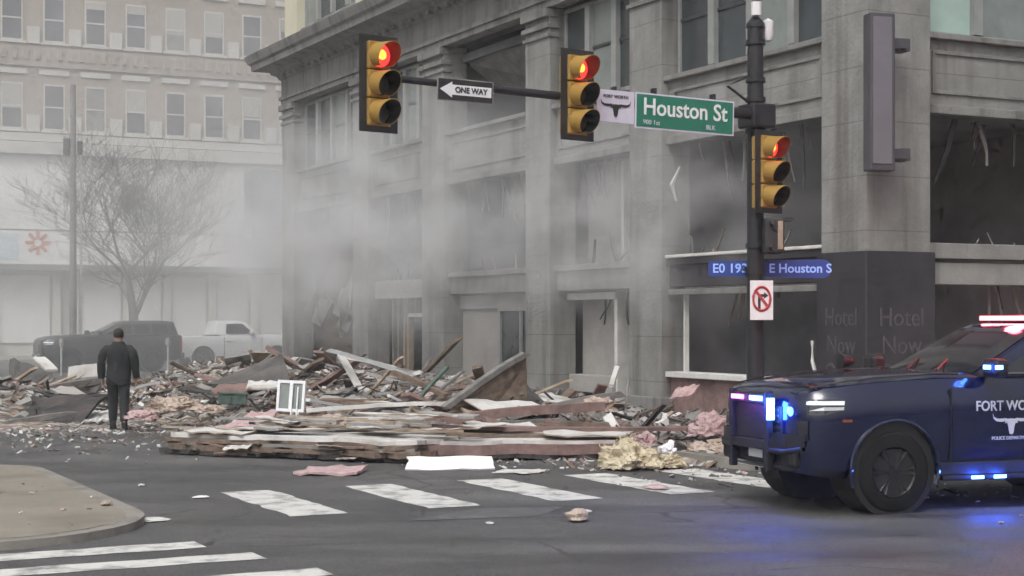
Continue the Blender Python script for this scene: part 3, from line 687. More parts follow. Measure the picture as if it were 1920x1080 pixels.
lp = empty('emblem_sign', W((u0+u2)/2,PV-.26,zc+.02), Euler((0,math.radians(1.2),TH))); tag(lp,'pale sign plate with dark longhorn emblem left of the green sign','sign')
MB().box(-w2/2,w2/2,0,.012,-.2,.2).build('plate',K['signpale'],lp)
longhorn('black',lp,(0,-.006,.0),(R90,0,0),w2*.40)
add_text('FORT WORTH',.055,K['black'],lp,(0,-.006,.12),(R90,0,0))
MB().box(-.02,.02,.012,.1,-.05,.25).build('hanger',K['poleblack'],lp)
# one way sign
u0,d0 = u_on(820,PV-.3); u1,d1 = u_on(925,PV-.3); zc = CAMZ-(165-HOR)/F*d0; w = u1-u0
ow = empty('one_way_sign', W((u0+u1)/2,PV-.3,zc-.01), Euler((0,math.radians(1.2),TH))); tag(ow,'black and white one way arrow sign on the mast arm','sign')
MB().box(-w/2,w/2,0,.012,-.135,.135).build('border',K['gravelgrey'],ow); MB().box(-w/2+.012,w/2-.012,-.004,-.0005,-.123,.123).build('plate',K['black'],ow)
aw = w/2-.03
MB().prism([(-aw,0),(-aw+.16,-.095),(-aw+.16,-.06),(aw,-.06),(aw,.06),(-aw+.16,.06),(-aw+.16,.095)],-.008,-.0045,M=Matrix.Rotation(R90,4,'X')@Matrix.Scale(-1,4,(0,0,1))).build('arrow',K['white'],ow)
add_text('ONE WAY',.095,K['black'],ow,(.07,-.011,0),(R90,0,0),sx=.95,bold=.002)
# blue blade sign across the pole
d = 21.25; bc = at(1447,503,d)
bl = empty('blue_blade_sign', bc + Vector((0,.18,0)), (0,0,0)); tag(bl,'long blue lettered blade sign crossing behind the signal pole','sign')
hw = 116/F*d
MB().prism([(-hw,-.1),(hw-.08,-.125),(hw-.02,-.09),(hw,0),(hw-.02,.09),(hw-.08,.125),(-hw,.1)],-.012,.0,M=Matrix.Rotation(R90,4,'X')).build('plate',K['signblue'],bl)
add_text('E0',.17,K['signbluelet'],bl,(-hw+.14,-.006,0),(R90,0,0),bold=.003); add_text('193',.17,K['signbluelet'],bl,(-hw+.40,-.006,0),(R90,0,0),bold=.003); add_text('E Houston S',.17,K['signbluelet'],bl,(hw*.5,-.006,0),(R90,0,0),sx=.98,bold=.003)
MB().box(-.35,-.10,-.10,.03,-.03,.03).build('bracket',K['poleblack'],bl)
# no right turn sign
d = 21.05; nt_ = empty('no_turn_sign', at(1428,563,d), (0,0,math.radians(6))); tag(nt_,'white no turn sign with red ring strapped to the signal pole','sign')
MB().box(-.155,.155,-.006,.006,-.26,.26).build('plate',K['white'],nt_,bevel=.004)
m = MB(); pts = [(.115*math.cos(a),-.008,.02+.155*math.sin(a)) for a in [i*2*math.pi/28 for i in range(29)]]
m.tube(pts,.019,4,cap=False); m.build('ring',K['signred'],nt_)
MB().box(-.018,.018,-.012,-.0065,-.15,.15,M=Matrix.Translation((0,-.002,.02))@Matrix.Rotation(math.radians(-38),4,'Y')).build('slash',K['signred'],nt_)
m = MB(); m.box(-.05,-.015,-.0095,-.0062,-.12,.08); m.box(-.0149,.04,-.0095,-.0062,.045,.08); m.build('arrow_shaft',K['black'],nt_)
MB().prism([(.03,.02),(.09,.062),(.03,.105)],-.0095,-.0062,M=Matrix.Rotation(R90,4,'X')@Matrix.Scale(-1,4,(0,0,1))).build('arrow_head',K['black'],nt_)
MB().box(-.05,.05,.006,.05,-.02,.02).build('strap',K['poleblack'],nt_)

# ------------------------------------------------------------------ vehicles
def wheel(root, x, y, R, side, name='wheel', wid=.27):
    wt = MB(); prof = [(R*.62,-wid/2),(R*.90,-wid/2),(R*.975,-wid*.42),(R,-wid*.3),(R,wid*.3),(R*.975,wid*.42),(R*.90,wid/2),(R*.62,wid/2)]
    wt.lathe(prof,36,'y',close=True); o = wt.build(name,K['tyre'],root,smooth=True,loc=(x,y,R))
    rim = MB(); s = side; rim.lathe([(R*.63,-wid*.45),(R*.65,s*wid*.30),(R*.60,s*wid*.46),(R*.56,s*wid*.40),(R*.54,s*wid*.1)],36,'y'); rim.lathe([(0,s*wid*.42),(R*.14,s*wid*.42),(R*.17,s*wid*.3)],18,'y')
    for k in range(6):
        a = k*math.pi/3
        for da in (-.14,.14):
            c = Vector((math.cos(a+da),0,math.sin(a+da))); 
            rim.tube([Vector((0,s*wid*.36,0))+c*R*.1,Vector((0,s*wid*.34,0))+c*R*.35,Vector((0,s*wid*.40,0))+c*R*.58],[R*.05,R*.05,R*.045],5)
    rim.build('rim',K['rim'],o,smooth=True)
    db = MB(); db.lathe([(0,s*wid*.05),(R*.5,s*wid*.05),(R*.5,0)],24,'y'); db.build('brake_disc',K['metal'],o)
    return o
def suv(name, label, paint, loc, rz, police=False, pickup=False, group=None, hz=1.0):
    """x forward, origin on the ground below the front axle"""
    root = empty(name, loc, (0,0,rz)); tag(root, label, 'police car' if police else ('pickup truck' if pickup else 'car'), group)
    R = .415; WB = 3.07
    bz = .40
    # stations: x, sill z, shoulder z, top z, half width, top half width
    belt = 1.22
    st = [(1.0,.55,1.02,1.07,.62,.54),(.99,.50,1.07,1.135,.70,.60),(.965,.45,1.11,1.185,.79,.66),(.92,.41,1.145,1.225,.875,.71),(.84,.385,1.175,1.26,.945,.76),(.72,.37,1.20,1.29,.99,.80),(.52,.36,1.22,1.32,1.018,.835),(.2,.36,1.24,1.35,1.03,.86),(-.2,.36,1.255,1.375,1.03,.87),(-.55,.36,1.265,1.392,1.03,.88),(-.95,.34,1.28,1.39,1.03,.90),(-1.4,.34,1.285,1.37,1.03,.92),(-2.2,.34,1.285,1.37,1.03,.92),(-3.0,.36,1.29,1.38,1.03,.92),(-3.6,.38,1.3,1.38,1.02,.92),(-4.0,.42,1.3,1.38,.99,.9),(-4.22,.48,1.3,1.37,.93,.85),(-4.27,.55,1.25,1.32,.86,.8)]
    if pickup: st = [(x,zb,zs,(zt if x>-2.4 else 1.24),w,wt) for x,zb,zs,zt,w,wt in st]
    def sec(x,zb,zs,zt,w,wt):
        return [(0,zb),(w*.86,zb),(w*.955,zb+.09),(w*.985,zb+.24),(w,zs-.30),(w*.992,zs-.12),(w*.965,zs-.02),(wt+(w-wt)*.45,zs+(zt-zs)*.62),(wt,zt-.02),(wt*.82,zt+.006),(wt*.45,zt+.012),(0,zt+.026)]
    vs, fs = [], []; full = []
    for s_ in st:
        h = sec(*s_); ring = [(s_[0],-y,z) for y,z in h]+[(s_[0],y,z) for y,z in h[-2:0:-1]]; full.append(len(ring)); vs += ring
    n = full[0]
    for i in range(len(st)-1):
        for k in range(n): fs.append((i*n+k,i*n+(k+1)%n,(i+1)*n+(k+1)%n,(i+1)*n+k))
    fs += [tuple(range(n)), tuple(reversed(range((len(st)-1)*n,len(st)*n)))]
    m = MB(); m.add(vs,fs); body = m.build('body',paint,root,smooth=True)
    # wheel arches
    for x in (0,-WB):
        cut = MB(); cut.lathe([(0,-1.2),(.485,-1.2),(.485,1.2),(0,1.2)],32,'y'); cu = cut.build('cutter',K['carblack']); cu.parent = root; cu.location = (x,0,R+.02)
        bo = body.modifiers.new('arch','BOOLEAN'); bo.object = cu; bo.operation = 'DIFFERENCE'; bo.solver = 'EXACT'
    bpy.context.view_layer.update(); dg = bpy.context.evaluated_depsgraph_get()
    me = bpy.data.meshes.new_from_object(body.evaluated_get(dg)); body.modifiers.clear(); body.data = me
    for o in [o for o in root.children if o.name.startswith('cutter')]: bpy.data.objects.remove(o)
    me.polygons.foreach_set('use_smooth',[True]*len(me.polygons)); me.set_sharp_from_angle(angle=math.radians(32))
    for x in (0,-WB):
        for s in (1,-1):
            li = MB(); li.lathe([(.483,s*.98),(.483,s*.55),(0,s*.55)],28,'y'); li.build('wheel_well',K['carblack'],root,loc=(x,0,R+.02))
            tr = MB(); pts = [(x+.505*math.cos(a),s*1.018,R+.02+.505*math.sin(a)) for a in [math.radians(-18+216*i/24) for i in range(25)]]; tr.tube(pts,.020,6); tr.build('wheel_arch_trim',paint,root,smooth=True)
            wheel(root,x,s*.87,R,s)
    # greenhouse
    xr = -4.05 if not pickup else -2.5
    def loop(xf,w,xb,z,bow): 
        h = [(xf+bow,0),(xf+bow*.8,w*.5),(xf+bow*.1,w*.88),(xf-.16,w),(xf-.7,w*1.0),((xf-.7)*.5+(xb+.35)*.5,w),(xb+.35,w*.985),(xb+.05,w*.90),(xb-.06,w*.5),(xb-.08,0)]
        return [(x,-y,z) for x,y in h]+[(x,y,z) for x,y in h[-2:0:-1]]
    zb_, zt_ = 1.36, 1.85
    xfb, xft = (-1.02, -1.95) if not pickup else (-.66, -1.22)
    lb = loop(xfb,.915,xr-.12,zb_,.16); l1 = loop(xft,.765,xr+.05,zt_,.10); l2 = loop(xft-.12,.70,xr+.15,zt_+.05,.06); l3 = loop(xft-(.5 if not pickup else .3),.4,xr+(.5 if not pickup else .3),zt_+.075,.02)
    n = len(lb); m = MB(); m.add(lb+l1+l2+l3,[(j*n+k,j*n+(k+1)%n,(j+1)*n+(k+1)%n,(j+1)*n+k) for j in range(3) for k in range(n)]+[tuple(range(3*n,4*n)),tuple(reversed(range(n)))])
    m.build('cabin',paint,root,smooth=True)
    def quadstrip(ids, t0, t1, off, nm, mt, e0=0, e1=0):
        v_, f_ = [], []
        P = []
        for j,i in enumerate(ids):
            a, b = Vector(lb[i]), Vector(l1[i])
            if j == 0 and e0: a = a.lerp(Vector(lb[ids[1]]),e0); b = b.lerp(Vector(l1[ids[1]]),e0)
            if j == len(ids)-1 and e1: a = a.lerp(Vector(lb[ids[-2]]),e1); b = b.lerp(Vector(l1[ids[-2]]),e1)
            P.append((a.lerp(b,t0),a.lerp(b,t1)))
        cen = Vector((-2.2,0,1.5))
        for a,b in P:
            for q in (a,b):
                pass
        for j in range(len(P)):
            j0, j1 = max(0,j-1), min(len(P)-1,j+1)
            tng = P[j1][0]-P[j0][0]; upv = P[j][1]-P[j][0]; nn = tng.cross(upv).normalized()
            if nn.dot(P[j][0]-cen) < 0: nn = -nn
            for q in P[j]: v_.append(q+nn*off)
        for j in range(len(P)-1): f_.append((2*j,2*j+2,2*j+3,2*j+1))
        mm = MB(); mm.add(v_,f_); return mm.build(nm,K[mt],root,smooth=True)
    n0 = n
    quadstrip([n0-2,n0-1,0,1,2] if False else [2,1,0,n0-1,n0-2], .07,.93,.006,'windshield','carglass',.0,.0)
    for sgn in (0,1):
        idx = (lambda i: i) if sgn == 0 else (lambda i: (n0-i)%n0)
        quadstrip([idx(3),idx(4)],.10,.86,.006,'front_side_window','carglass',.12,.0) if False else None
    # side windows as planar strips between loop points 3..6
    for s in (1,-1):
        def sp(x,t): 
            w = .915+(.765-.915)*t; return Vector((x, s*(w+.006), zb_+(zt_-zb_)*t))
        def win(nm,xa0,xa1,xb1,xb0):
            mm = MB(); mm.add([sp(xa0,.08),sp(xb0,.08),sp(xb1,.88),sp(xa1,.88)],[(0,1,2,3)]); mm.build(nm,K['carglass'],root)
        win('side_window',*((-1.30,-2.08,-2.34,-2.32) if not pickup else (-.95,-1.40,-2.05,-2.12)))
        if not pickup:
            win('side_window',-2.42,-2.44,-3.0,-3.03); win('side_window',-3.13,-3.11,-3.66,-3.74)
        cr_ = MB(); cr_.box(-3.7 if not pickup else -2.0,-.8,s*.925-.008,s*.925+.008,zb_+.025,zb_+.045); cr_.build('belt_trim',K['chrome'],root)
        # doors: skins just proud of the body side with their handles
        for (xa,xb) in ((-.66,-2.20),(-2.22,-2.60 if not pickup else -2.3)):
            zs = 1.285; prof = [(.985*1.03,.62),(1.03,zs-.30),(.992*1.03,zs-.12),(.965*1.03,zs-.025)]
            v_ = [(xa,s*(y+.006),z) for y,z in prof]+[(xb,s*(y+.006),z) for y,z in prof]
            mm = MB(); mm.add(v_,[(i,i+1,i+5,i+4) for i in range(3)]); dr = mm.build('door',paint,root,smooth=True)
            MB().box(xb+.06,xb+.28,s*1.03-.02 if s>0 else -1.065,s*1.03+.035 if s>0 else -1.01,1.09,1.125).build('handle',paint,dr,bevel=.008)
        rb = MB(); rb.box(-2.55,-.55,min(s*.9,s*1.04),max(s*.9,s*1.04),.31,.37); rb.build('running_board',K['carblack'],root,bevel=.02)
        mi = MB(); mi.box(-1.18,-1.0,min(s*1.02,s*1.27),max(s*1.02,s*1.27),1.36,1.55); mo = mi.build('mirror',K['carblack'] if police else paint,root,bevel=.05)
        mi = MB(); mi.box(-1.12,-1.05,min(s*.90,s*1.06),max(s*.90,s*1.06),1.36,1.41); mi.build('mirror_arm',K['carblack'],mo)
        # lamps
        hl = MB(); v_ = []
        for x,y in ((.985,.56),(.955,.74),(.89,.88),(.77,.965),(.57,1.012)): v_ += [(x+.018,s*(y+.014),1.0+(.05 if x<.6 else 0)),(x-.004,s*(y-.004),1.135+(.0 if x>.9 else .02))]
        hl.add(v_,[(2*i,2*i+2,2*i+3,2*i+1) for i in range(4)]); ho = hl.build('headlight',K['carglass'],root)
        for z0_,z1_,i0,i1,mtl in ((1.10,1.14,1,4,'headlamp'),(1.045,1.08,2,4,'chrome')):
            hl = MB(); v2 = []
            for j in range(i0,i1+1):
                lo_, hi_ = Vector(v_[2*j]), Vector(v_[2*j+1]); f0 = (z0_-lo_.z)/(hi_.z-lo_.z); f1 = (z1_-lo_.z)/(hi_.z-lo_.z); off = Vector((.008,s*.006,0)); v2 += [lo_.lerp(hi_,max(0,f0))+off, lo_.lerp(hi_,min(1,f1-(.25 if j==i0 else 0)))+off]
            hl.add(v2,[(2*i,2*i+2,2*i+3,2*i+1) for i in range(i1-i0)]); hl.build('lamp_strip',K[mtl],ho)
        hl = MB(); v_ = []
        for x,y in ((.985,.60),(.955,.76),(.90,.88)): v_ += [(x+.025,s*(y+.02),.74),(x+.022,s*(y+.02),.94)]
        hl.add(v_,[(0,2,3,1),(2,4,5,3)]); hl.build('lower_lamp',K['carglass'],root)
        tl = MB().box(-4.24,-4.16,min(s*.74,s*.94),max(s*.74,s*.94),.85,1.2); tl.build('tail_light',K['taillamp'],root,bevel=.02)
        MB().box(.50,.60,s*1.022-.012,s*1.022+.012,.93,.955).build('side_marker',K['amber'],root)
    gr = MB(); gr.box(.985,1.012,-.52,.52,.74,1.07); go = gr.build('grille',K['carblack'],root,bevel=.01)
    for z in (.80,.86,.92,.98,1.04): MB().box(1.012,1.022,-.48,.48,z-.02,z+.002).build('grille_bar',K['chrome' if not police else 'cardark'],go)
    MB().box(.90,1.03,-.78,.78,.46,.68).build('bumper',K['carblack'] if police else paint,root,bevel=.04)
    MB().box(1.03,1.035,-.15,.15,.52,.62).build('number_plate',K['white'],root)
    MB().box(-4.36,-4.2,-.85,.85,.48,.70).build('rear_bumper',paint,root,bevel=.03)
    if pickup: MB().box(-4.1,-2.55,-.78,.78,1.2,1.262).build('bed_floor',K['carblack'],root)
    # shut lines of bonnet and doors, wheel-arch liners read dark
    for s in (1,-1):
        MB().tube([(.84,s*.775,1.262),(.52,s*.845,1.322),(.2,s*.868,1.352),(-.2,s*.88,1.377),(-.55,s*.89,1.394),(-.95,s*.91,1.39)],.007,4).build('bonnet_gap',K['carblack'],root)
        for xg in (-.645,-2.21):
            MB().box(xg-.006,xg+.006,min(s*1.0,s*1.036),max(s*1.0,s*1.036),.52,1.24).build('door_gap',K['carblack'],root)
        MB().box(-2.55,-.52,min(s*.99,s*1.028),max(s*.99,s*1.028),.37,.50).build('sill_cladding',K['carblack'],root,bevel=.01)
    # wipers
    for y in (-.1,.45): MB().tube([(-.86,y,1.42),(-1.18,y-.28,1.52)],.012,5).build('wiper',K['carblack'],root)
    if police:
        pb = MB()
        for s in (1,-1):
            pb.box(1.05,1.13,min(s*.36,s*.42),max(s*.36,s*.42),(.40),1.22)
            pb.tube([(1.09,s*.40,.62),(1.06,s*.66,.62),(.97,s*.86,.66)],.03,8)
        pb.box(1.04,1.08,-.36,.36,.72,1.09)
        for s in (1,-1): pb.add([(1.09,s*.40,.64),(1.05,s*.66,.64),(.96,s*.88,.68),(.96,s*.88,.80),(1.05,s*.66,.80),(1.09,s*.40,.80),(1.07,s*.40,.64),(1.03,s*.66,.64),(.94,s*.87,.68),(.94,s*.87,.80),(1.03,s*.66,.80),(1.07,s*.40,.80)],[(0,1,4,5),(1,2,3,4),(6,11,10,7),(7,10,9,8)])
        pb.box(1.06,1.125,-.36,.36,1.09,1.19); pb.box(1.06,1.125,-.36,.36,.62,.72); pb.box(.97,1.06,-.42,-.36,.5,.6); pb.box(.97,1.06,.36,.42,.5,.6)
        pbo = pb.build('push_bumper',K['carblack'],root,bevel=.015)
        MB().box(1.127,1.147,-.33,-.08,1.12,1.165).build('front_light',K['ledpink'],pbo); 
        MB().box(1.127,1.147,.08,.33,1.12,1.165).build('front_light',K['ledblue'],pbo)
        MB().box(1.05,1.13,.422,.444,.93,1.15).build('corner_light',K['ledblue'],pbo)
        # light bar
        lbm = MB(); lbm.box(-2.47,-2.17,-.62,.62,1.93,2.0); lo = lbm.build('light_bar',K['carblack'],root,bevel=.02)
        for k in range(6):
            y = -.60+k*.205; MB().box(-2.167,-2.14,y,y+.175,1.942,1.988).build('bar_lamp',K['ledred' if k<6 else 'ledblue'],lo)
        for s in (1,-1): MB().box(-2.40,-2.24,s*.63-.008 if s>0 else -.648,s*.63+.018 if s>0 else -.622,1.942,1.988).build('bar_lamp',K['ledred'],lo)
        for s in (1,):
            mob = [o for o in root.children if o.name.startswith('mirror')][0 if s>0 else 1]
            MB().box(-.997,-.985,min(s*1.09,s*1.20),max(s*1.09,s*1.20),1.445,1.485).build('mirror_light',K['ledblue'],mob)
            MB().box(-1.085,-1.0,s*1.271-.001,s*1.271+.009,1.445,1.485).build('mirror_light',K['ledblue'],mob) if s>0 else None
        for x in (-.95,-1.22,-1.75,-2.1):
            MB().box(x-.07,x+.07,1.041,1.055,.325,.355).build('rocker_light',K['ledblue'],root)
        # spot lamp by the windscreen pillar
        MB().lathe([(0,-.10),(.05,-.08),(.085,.04),(.085,.07),(0,.07)],16,'x',M=Matrix.Translation((-.62,-.98,1.48))).build('spot_lamp',K['carblack'],root,smooth=True)
        # lettering on both front doors
        for s in (1,-1):
            R_ = (R90,0,math.pi) if s > 0 else (R90,0,0)
            add_text('FORT WORTH',.145,K['letter'],root,(-1.37,s*1.041,1.06),R_,sx=.92,bold=.002)
            longhorn('letter',root,(-1.36,s*1.042,.905),R_,.225)
            add_text('POLICE DEPARTMENT',.05,K['letter'],root,(-1.37,s*1.040,.73),R_)
        # the lit lamps' own light
        def lamp(nm,p,col,en,rad=.06):
            l = bpy.data.lights.new(nm,'POINT'); l.color = col; l.energy = en; l.shadow_soft_size = rad
            o = bpy.data.objects.new(nm,l); C.objects.link(o); o.parent = root; o.location = p
        blue = (.03,.10,1)
        for x in (-.95,-1.22,-1.75,-2.1): lamp('rocker_lamp',(x,1.09,.345),blue,9)
        lamp('corner_lamp',(1.08,.58,1.03),blue,24); lamp('push_bar_lamp',(1.32,-.2,1.08),(.6,.1,1),2.5); lamp('push_bar_lamp',(1.32,.2,1.08),blue,14)
        lamp('mirror_lamp',(-.965,1.20,1.465),blue,4); lamp('light_bar_lamp',(-2.1,.0,2.14),(1,.05,.08),70,.15)
    return root
HD = math.radians(19)     # nose swings left and slightly towards the viewer
pc = gnd(1676,964)
car_rz = math.pi + HD
fwd = Vector((math.cos(car_rz),math.sin(car_rz),0)); left = Vector((-fwd.y,fwd.x,0))
org = pc - left*.99
suv('police_car','dark navy police car with blue and red lights flashing at right','',Vector((0,0,0)),0) if False else None
suv('police_car','dark navy police car with blue and red lights flashing at right',K['navy'],Vector((org.x,org.y,.006)),car_rz,police=True)
def place(px, d, rz): 
    p_ = at(px,600,d); return Vector((p_.x,p_.y,.004)), rz
l_,r_ = place(120,60,math.pi+TH); suv('parked_car','dark smoke-dimmed car parked behind the walking man',K['cardark'],l_,r_,group='vehicles parked beyond the rubble')
l_,r_ = place(505,66,TH); suv('pickup_truck','white pickup truck dimmed by smoke beside the hotel end',K['carwhite'],l_,r_,pickup=True,group='vehicles parked beyond the rubble')

# ------------------------------------------------------------------ the walking man
def skin_mesh(name, joints, edges, mt, parent, sub=2, root=0, vox=0):
    me = bpy.data.meshes.new(name); me.from_pydata([j[0] for j in joints], edges, [])
    o = bpy.data.objects.new(name, me); C.objects.link(o)
    sk = o.modifiers.new('skin','SKIN'); sk.use_smooth_shade = True; sk.branch_smoothing = .3
    if not me.skin_vertices:
        bm = bmesh.new(); bm.from_mesh(me); bm.verts.layers.skin.verify(); bm.to_mesh(me); bm.free()
    for i,sv in enumerate(me.skin_vertices[0].data):
        r = joints[i][1]; sv.radius = r if isinstance(r,tuple) else (r,r); sv.use_root = (i == root)
    ss = o.modifiers.new('sub','SUBSURF'); ss.levels = sub; ss.render_levels = sub
    if vox:
        rm = o.modifiers.new('remesh','REMESH'); rm.mode = 'VOXEL'; rm.voxel_size = vox; rm.use_smooth_shade = True
        sm_ = o.modifiers.new('smooth','SMOOTH'); sm_.iterations = 4; sm_.factor = .5
        dp = o.modifiers.new('grow','DISPLACE'); dp.strength = .045; dp.mid_level = 0
    dg = bpy.context.evaluated_depsgraph_get(); dg.update()
    m2 = bpy.data.meshes.new_from_object(o.evaluated_get(dg)); bpy.data.objects.remove(o)
    m2.materials.clear(); m2.materials.append(mt)
    o = bpy.data.objects.new(name, m2); C.objects.link(o); o.parent = parent
    m2.polygons.foreach_set('use_smooth',[True]*len(m2.polygons))
    return o
def man(px, py, rz):
    p = gnd(px,py); root = empty('person', p, (0,0,rz)); tag(root,'man in dark jacket and trousers seen from behind walking towards the rubble','person')
    # y forward (away from the viewer), x right; mid-stride, left foot forward
    J = [((0,0,.98),(.15,.11)),((0,.0,1.16),(.145,.105)),((0,.01,1.36),(.165,.115)),((0,.01,1.47),(.11,.09)),((0,.02,1.55),.058),((0,.035,1.63),(.075,.09)),((0,.04,1.71),(.072,.088)),((0,.035,1.765),(.045,.055)),
         ((.095,-.01,.90),.095),((.10,-.03,.52),.065),((.105,-.17,.13),.045),((.11,-.08,.05),.042),((.115,.02,.035),.038),
         ((-.095,.02,.90),.095),((-.10,.12,.53),.065),((-.10,.10,.12),.045),((-.105,.17,.05),.042),((-.11,.27,.035),.038),
         ((.17,.0,1.41),.06),((.255,-.03,1.17),.052),((.275,.05,.93),.038),((.275,.075,.86),(.028,.042)),
         ((-.17,.0,1.41),.06),((-.26,-.04,1.17),.052),((-.265,.02,.92),.038),((-.262,.04,.85),(.028,.042))]
    E = [(0,1),(1,2),(2,3),(3,4),(4,5),(5,6),(6,7),(0,8),(8,9),(9,10),(10,11),(11,12),(0,13),(13,14),(14,15),(15,16),(16,17),(3,18),(18,19),(19,20),(20,21),(3,22),(22,23),(23,24),(24,25)]
    # five fingers on each hand, bent, rooted in the palm
    for base,sx in ((21,1),(25,-1)):
        b = Vector(J[base][0])
        for k,(dy,L) in enumerate(((.030,.075),(.010,.085),(-.010,.08),(-.028,.062))):
            i = len(J); J.append(((b.x,b.y+dy,b.z-.035),.010)); J.append(((b.x-sx*.006,b.y+dy+.006,b.z-.035-L*.55),.009)); J.append(((b.x-sx*.026,b.y+dy+.01,b.z-.035-L),.008)); E += [(base,i),(i,i+1),(i+1,i+2)]
        i = len(J); J.append(((b.x-sx*.005,b.y+.05,b.z+.0),.012)); J.append(((b.x-sx*.015,b.y+.068,b.z-.04),.010)); E += [(base,i),(i,i+1)]
    body = skin_mesh('body', J, E, K['skin'], root)
    # jacket: a lofted back and chest with folds, sleeves hung from the shoulders
    rg = [(.80,.205,.150),(.84,.212,.156),(.95,.200,.148),(1.06,.192,.142),(1.18,.198,.146),(1.30,.214,.152),(1.38,.222,.150),(1.44,.205,.142),(1.485,.165,.126),(1.525,.112,.105),(1.57,.085,.088)]
    def folds(mb, amp, sc):
        for i,(x,y,z) in enumerate(mb.v):
            d = mnoise.noise(Vector((x*sc,y*sc,z*sc*.55)))*amp; n_ = Vector((x,y,0)); n_ = n_.normalized() if n_.length > 1e-4 else n_; mb.v[i] = (x+n_.x*d,y+n_.y*d,z)
    jb = MB(); vs_, fs_ = [], []; nn_ = 28
    for j in range(len(rg)-1):
        for q in range(3):
            t = q/3; z,w,d = [rg[j][c]*(1-t)+rg[j+1][c]*t for c in range(3)]; vs_ += [(w*math.cos(2*math.pi*k/nn_),.01+d*math.sin(2*math.pi*k/nn_),z) for k in range(nn_)]
    vs_ += [(rg[-1][1]*math.cos(2*math.pi*k/nn_),.015+rg[-1][2]*math.sin(2*math.pi*k/nn_),rg[-1][0]) for k in range(nn_)]
    R_n = len(vs_)//nn_; fs_ = [(i*nn_+k,i*nn_+(k+1)%nn_,(i+1)*nn_+(k+1)%nn_,(i+1)*nn_+k) for i in range(R_n-1) for k in range(nn_)]+[tuple(range(nn_)),tuple(range((R_n-1)*nn_,R_n*nn_))]
    jb.add(vs_,fs_); folds(jb,.030,7); jk = jb.build('jacket',K['jacket'],root,smooth=True)
    for pts_ in ([(.10,.005,1.44),(.175,.0,1.425),(.222,-.008,1.37),(.25,-.02,1.27),(.268,-.03,1.16),(.278,.0,1.06),(.286,.045,.93)],[(-.10,.005,1.44),(-.175,.0,1.425),(-.225,-.012,1.37),(-.255,-.028,1.27),(-.272,-.04,1.16),(-.278,-.01,1.05),(-.276,.018,.92)]):
        sl = MB(); sl.tube(pts_,[.075,.088,.086,.078,.071,.067,.056],14); 
        for i,(x,y,z) in enumerate(sl.v): d = mnoise.noise(Vector((x*9,y*9,z*9)))*.014; sl.v[i] = (x+d,y+d*.6,z)
        sl.build('sleeve',K['jacket'],jk,smooth=True)
    JT = [((0,0,1.02),(.17,.13)),((.09,-.01,.87),.115),((.10,-.03,.52),.088),((.105,-.16,.12),.072),((-.09,.02,.87),.115),((-.10,.12,.53),.088),((-.10,.105,.12),.072)]
    skin_mesh('trousers', JT, [(0,1),(1,2),(2,3),(0,4),(4,5),(5,6)], K['trouser'], root)
    for x,y in ((.11,-.10),(-.105,.16)):
        b = MB(); b.add([(x+sx*w,y+yy,zz) for yy,w,zz in ((-.10,.045,.0),(.19,.045,.0),(.20,.04,.05),(.08,.045,.09),(-.02,.05,.16),(-.10,.048,.16)) for sx in (-1,1)],[(0,1,3,2),(2,3,5,4),(4,5,7,6),(6,7,9,8),(8,9,11,10),(10,11,1,0),(0,2,4,6,8,10),(1,11,9,7,5,3)]); b.build('boot',K['boot'],root,bevel=.02)
    hr = MB(); hr.lathe([(.080,1.635),(.092,1.68),(.093,1.73),(.075,1.775),(.04,1.80),(0,1.808)],18,M=Matrix.Translation((0,.03,0))@Matrix.Diagonal((.9,1.08,1,1))); hr.build('cap',K['hairm'],root,smooth=True)
    # face details on the far side of the head
    for s in (1,-1): MB().lathe([(0,-.012),(.02,-.006),(.028,0),(.02,.006),(0,.012)],8,'x',M=Matrix.Translation((s*.078,.03,1.655))).build('ear',K['skin'],root)
    nz = MB(); nz.add([(0,.155,1.645),(-.016,.13,1.64),(.016,.13,1.64),(0,.125,1.69)],[(0,1,2),(0,3,1),(0,2,3),(1,3,2)]); nz.build('nose',K['skin'],root)
    for s in (1,-1): MB().lathe([(0,-.01),(.012,0),(0,.01)],8,'y',M=Matrix.Translation((s*.032,.118,1.69))).build('eye',K['white'],root)
    MB().box(-.025,.025,.116,.124,1.60,1.608).build('mouth',K['signred'],root)
    return root
man(222,806,math.radians(8)).scale = (1.07,1.05,1.0)
# ------------------------------------------------------------------ rubble
def sm(a,b,x): t = max(0,min(1,(x-a)/(b-a))); return t*t*(3-2*t)
def front_v(u):          # the near edge of the rubble field
    pts = [(-12,12.5),(-10.6,11.2),(-8.6,12.5),(-7.4,10.5),(-6.3,7.5),(-5.2,4.2),(-4.1,2.0),(-3,.3),(0,-.2)]
    for (a,b),(c,d) in zip(pts,pts[1:]):
        if a <= u <= c: return b+(d-b)*(u-a)/(c-a)
    return 12.5 if u < -12 else -.3
def HH(u,v):
    e = sm(front_v(u)-.2, front_v(u)+2.2, v)*(1-sm(24,33,v)*.7)
    h = (.16-.10*sm(14,22,v)*sm(-3,-4.5,u))*e
    h += .36*math.exp(-((u+2.0)/1.9)**2)*sm(7.5,13,v)*(1-sm(24,29,v))
    h += .18*math.exp(-((u+4.0)/2.6)**2)*sm(3,8,v)*(1-sm(24,29,v))
    h += .55*math.exp(-((u+10.2)/2.0)**2-((v-14.5)/2.6)**2)
    h += .02*math.exp(-((u+6)/3)**2-((v-22)/5)**2)
    n = mnoise.noise(Vector((u*.7,v*.7,3.1)))*.16 + mnoise.noise(Vector((u*2.1,v*2.1,9.1)))*.07
    base = .14 if (u > -3.5 and v < 29) else 0
    return base + max(-.06, h + n*e - .03)
def HW(X,Y): return HH(*UV(X,Y))
m = MB(); NU, NV = 74, 130; idx = {}
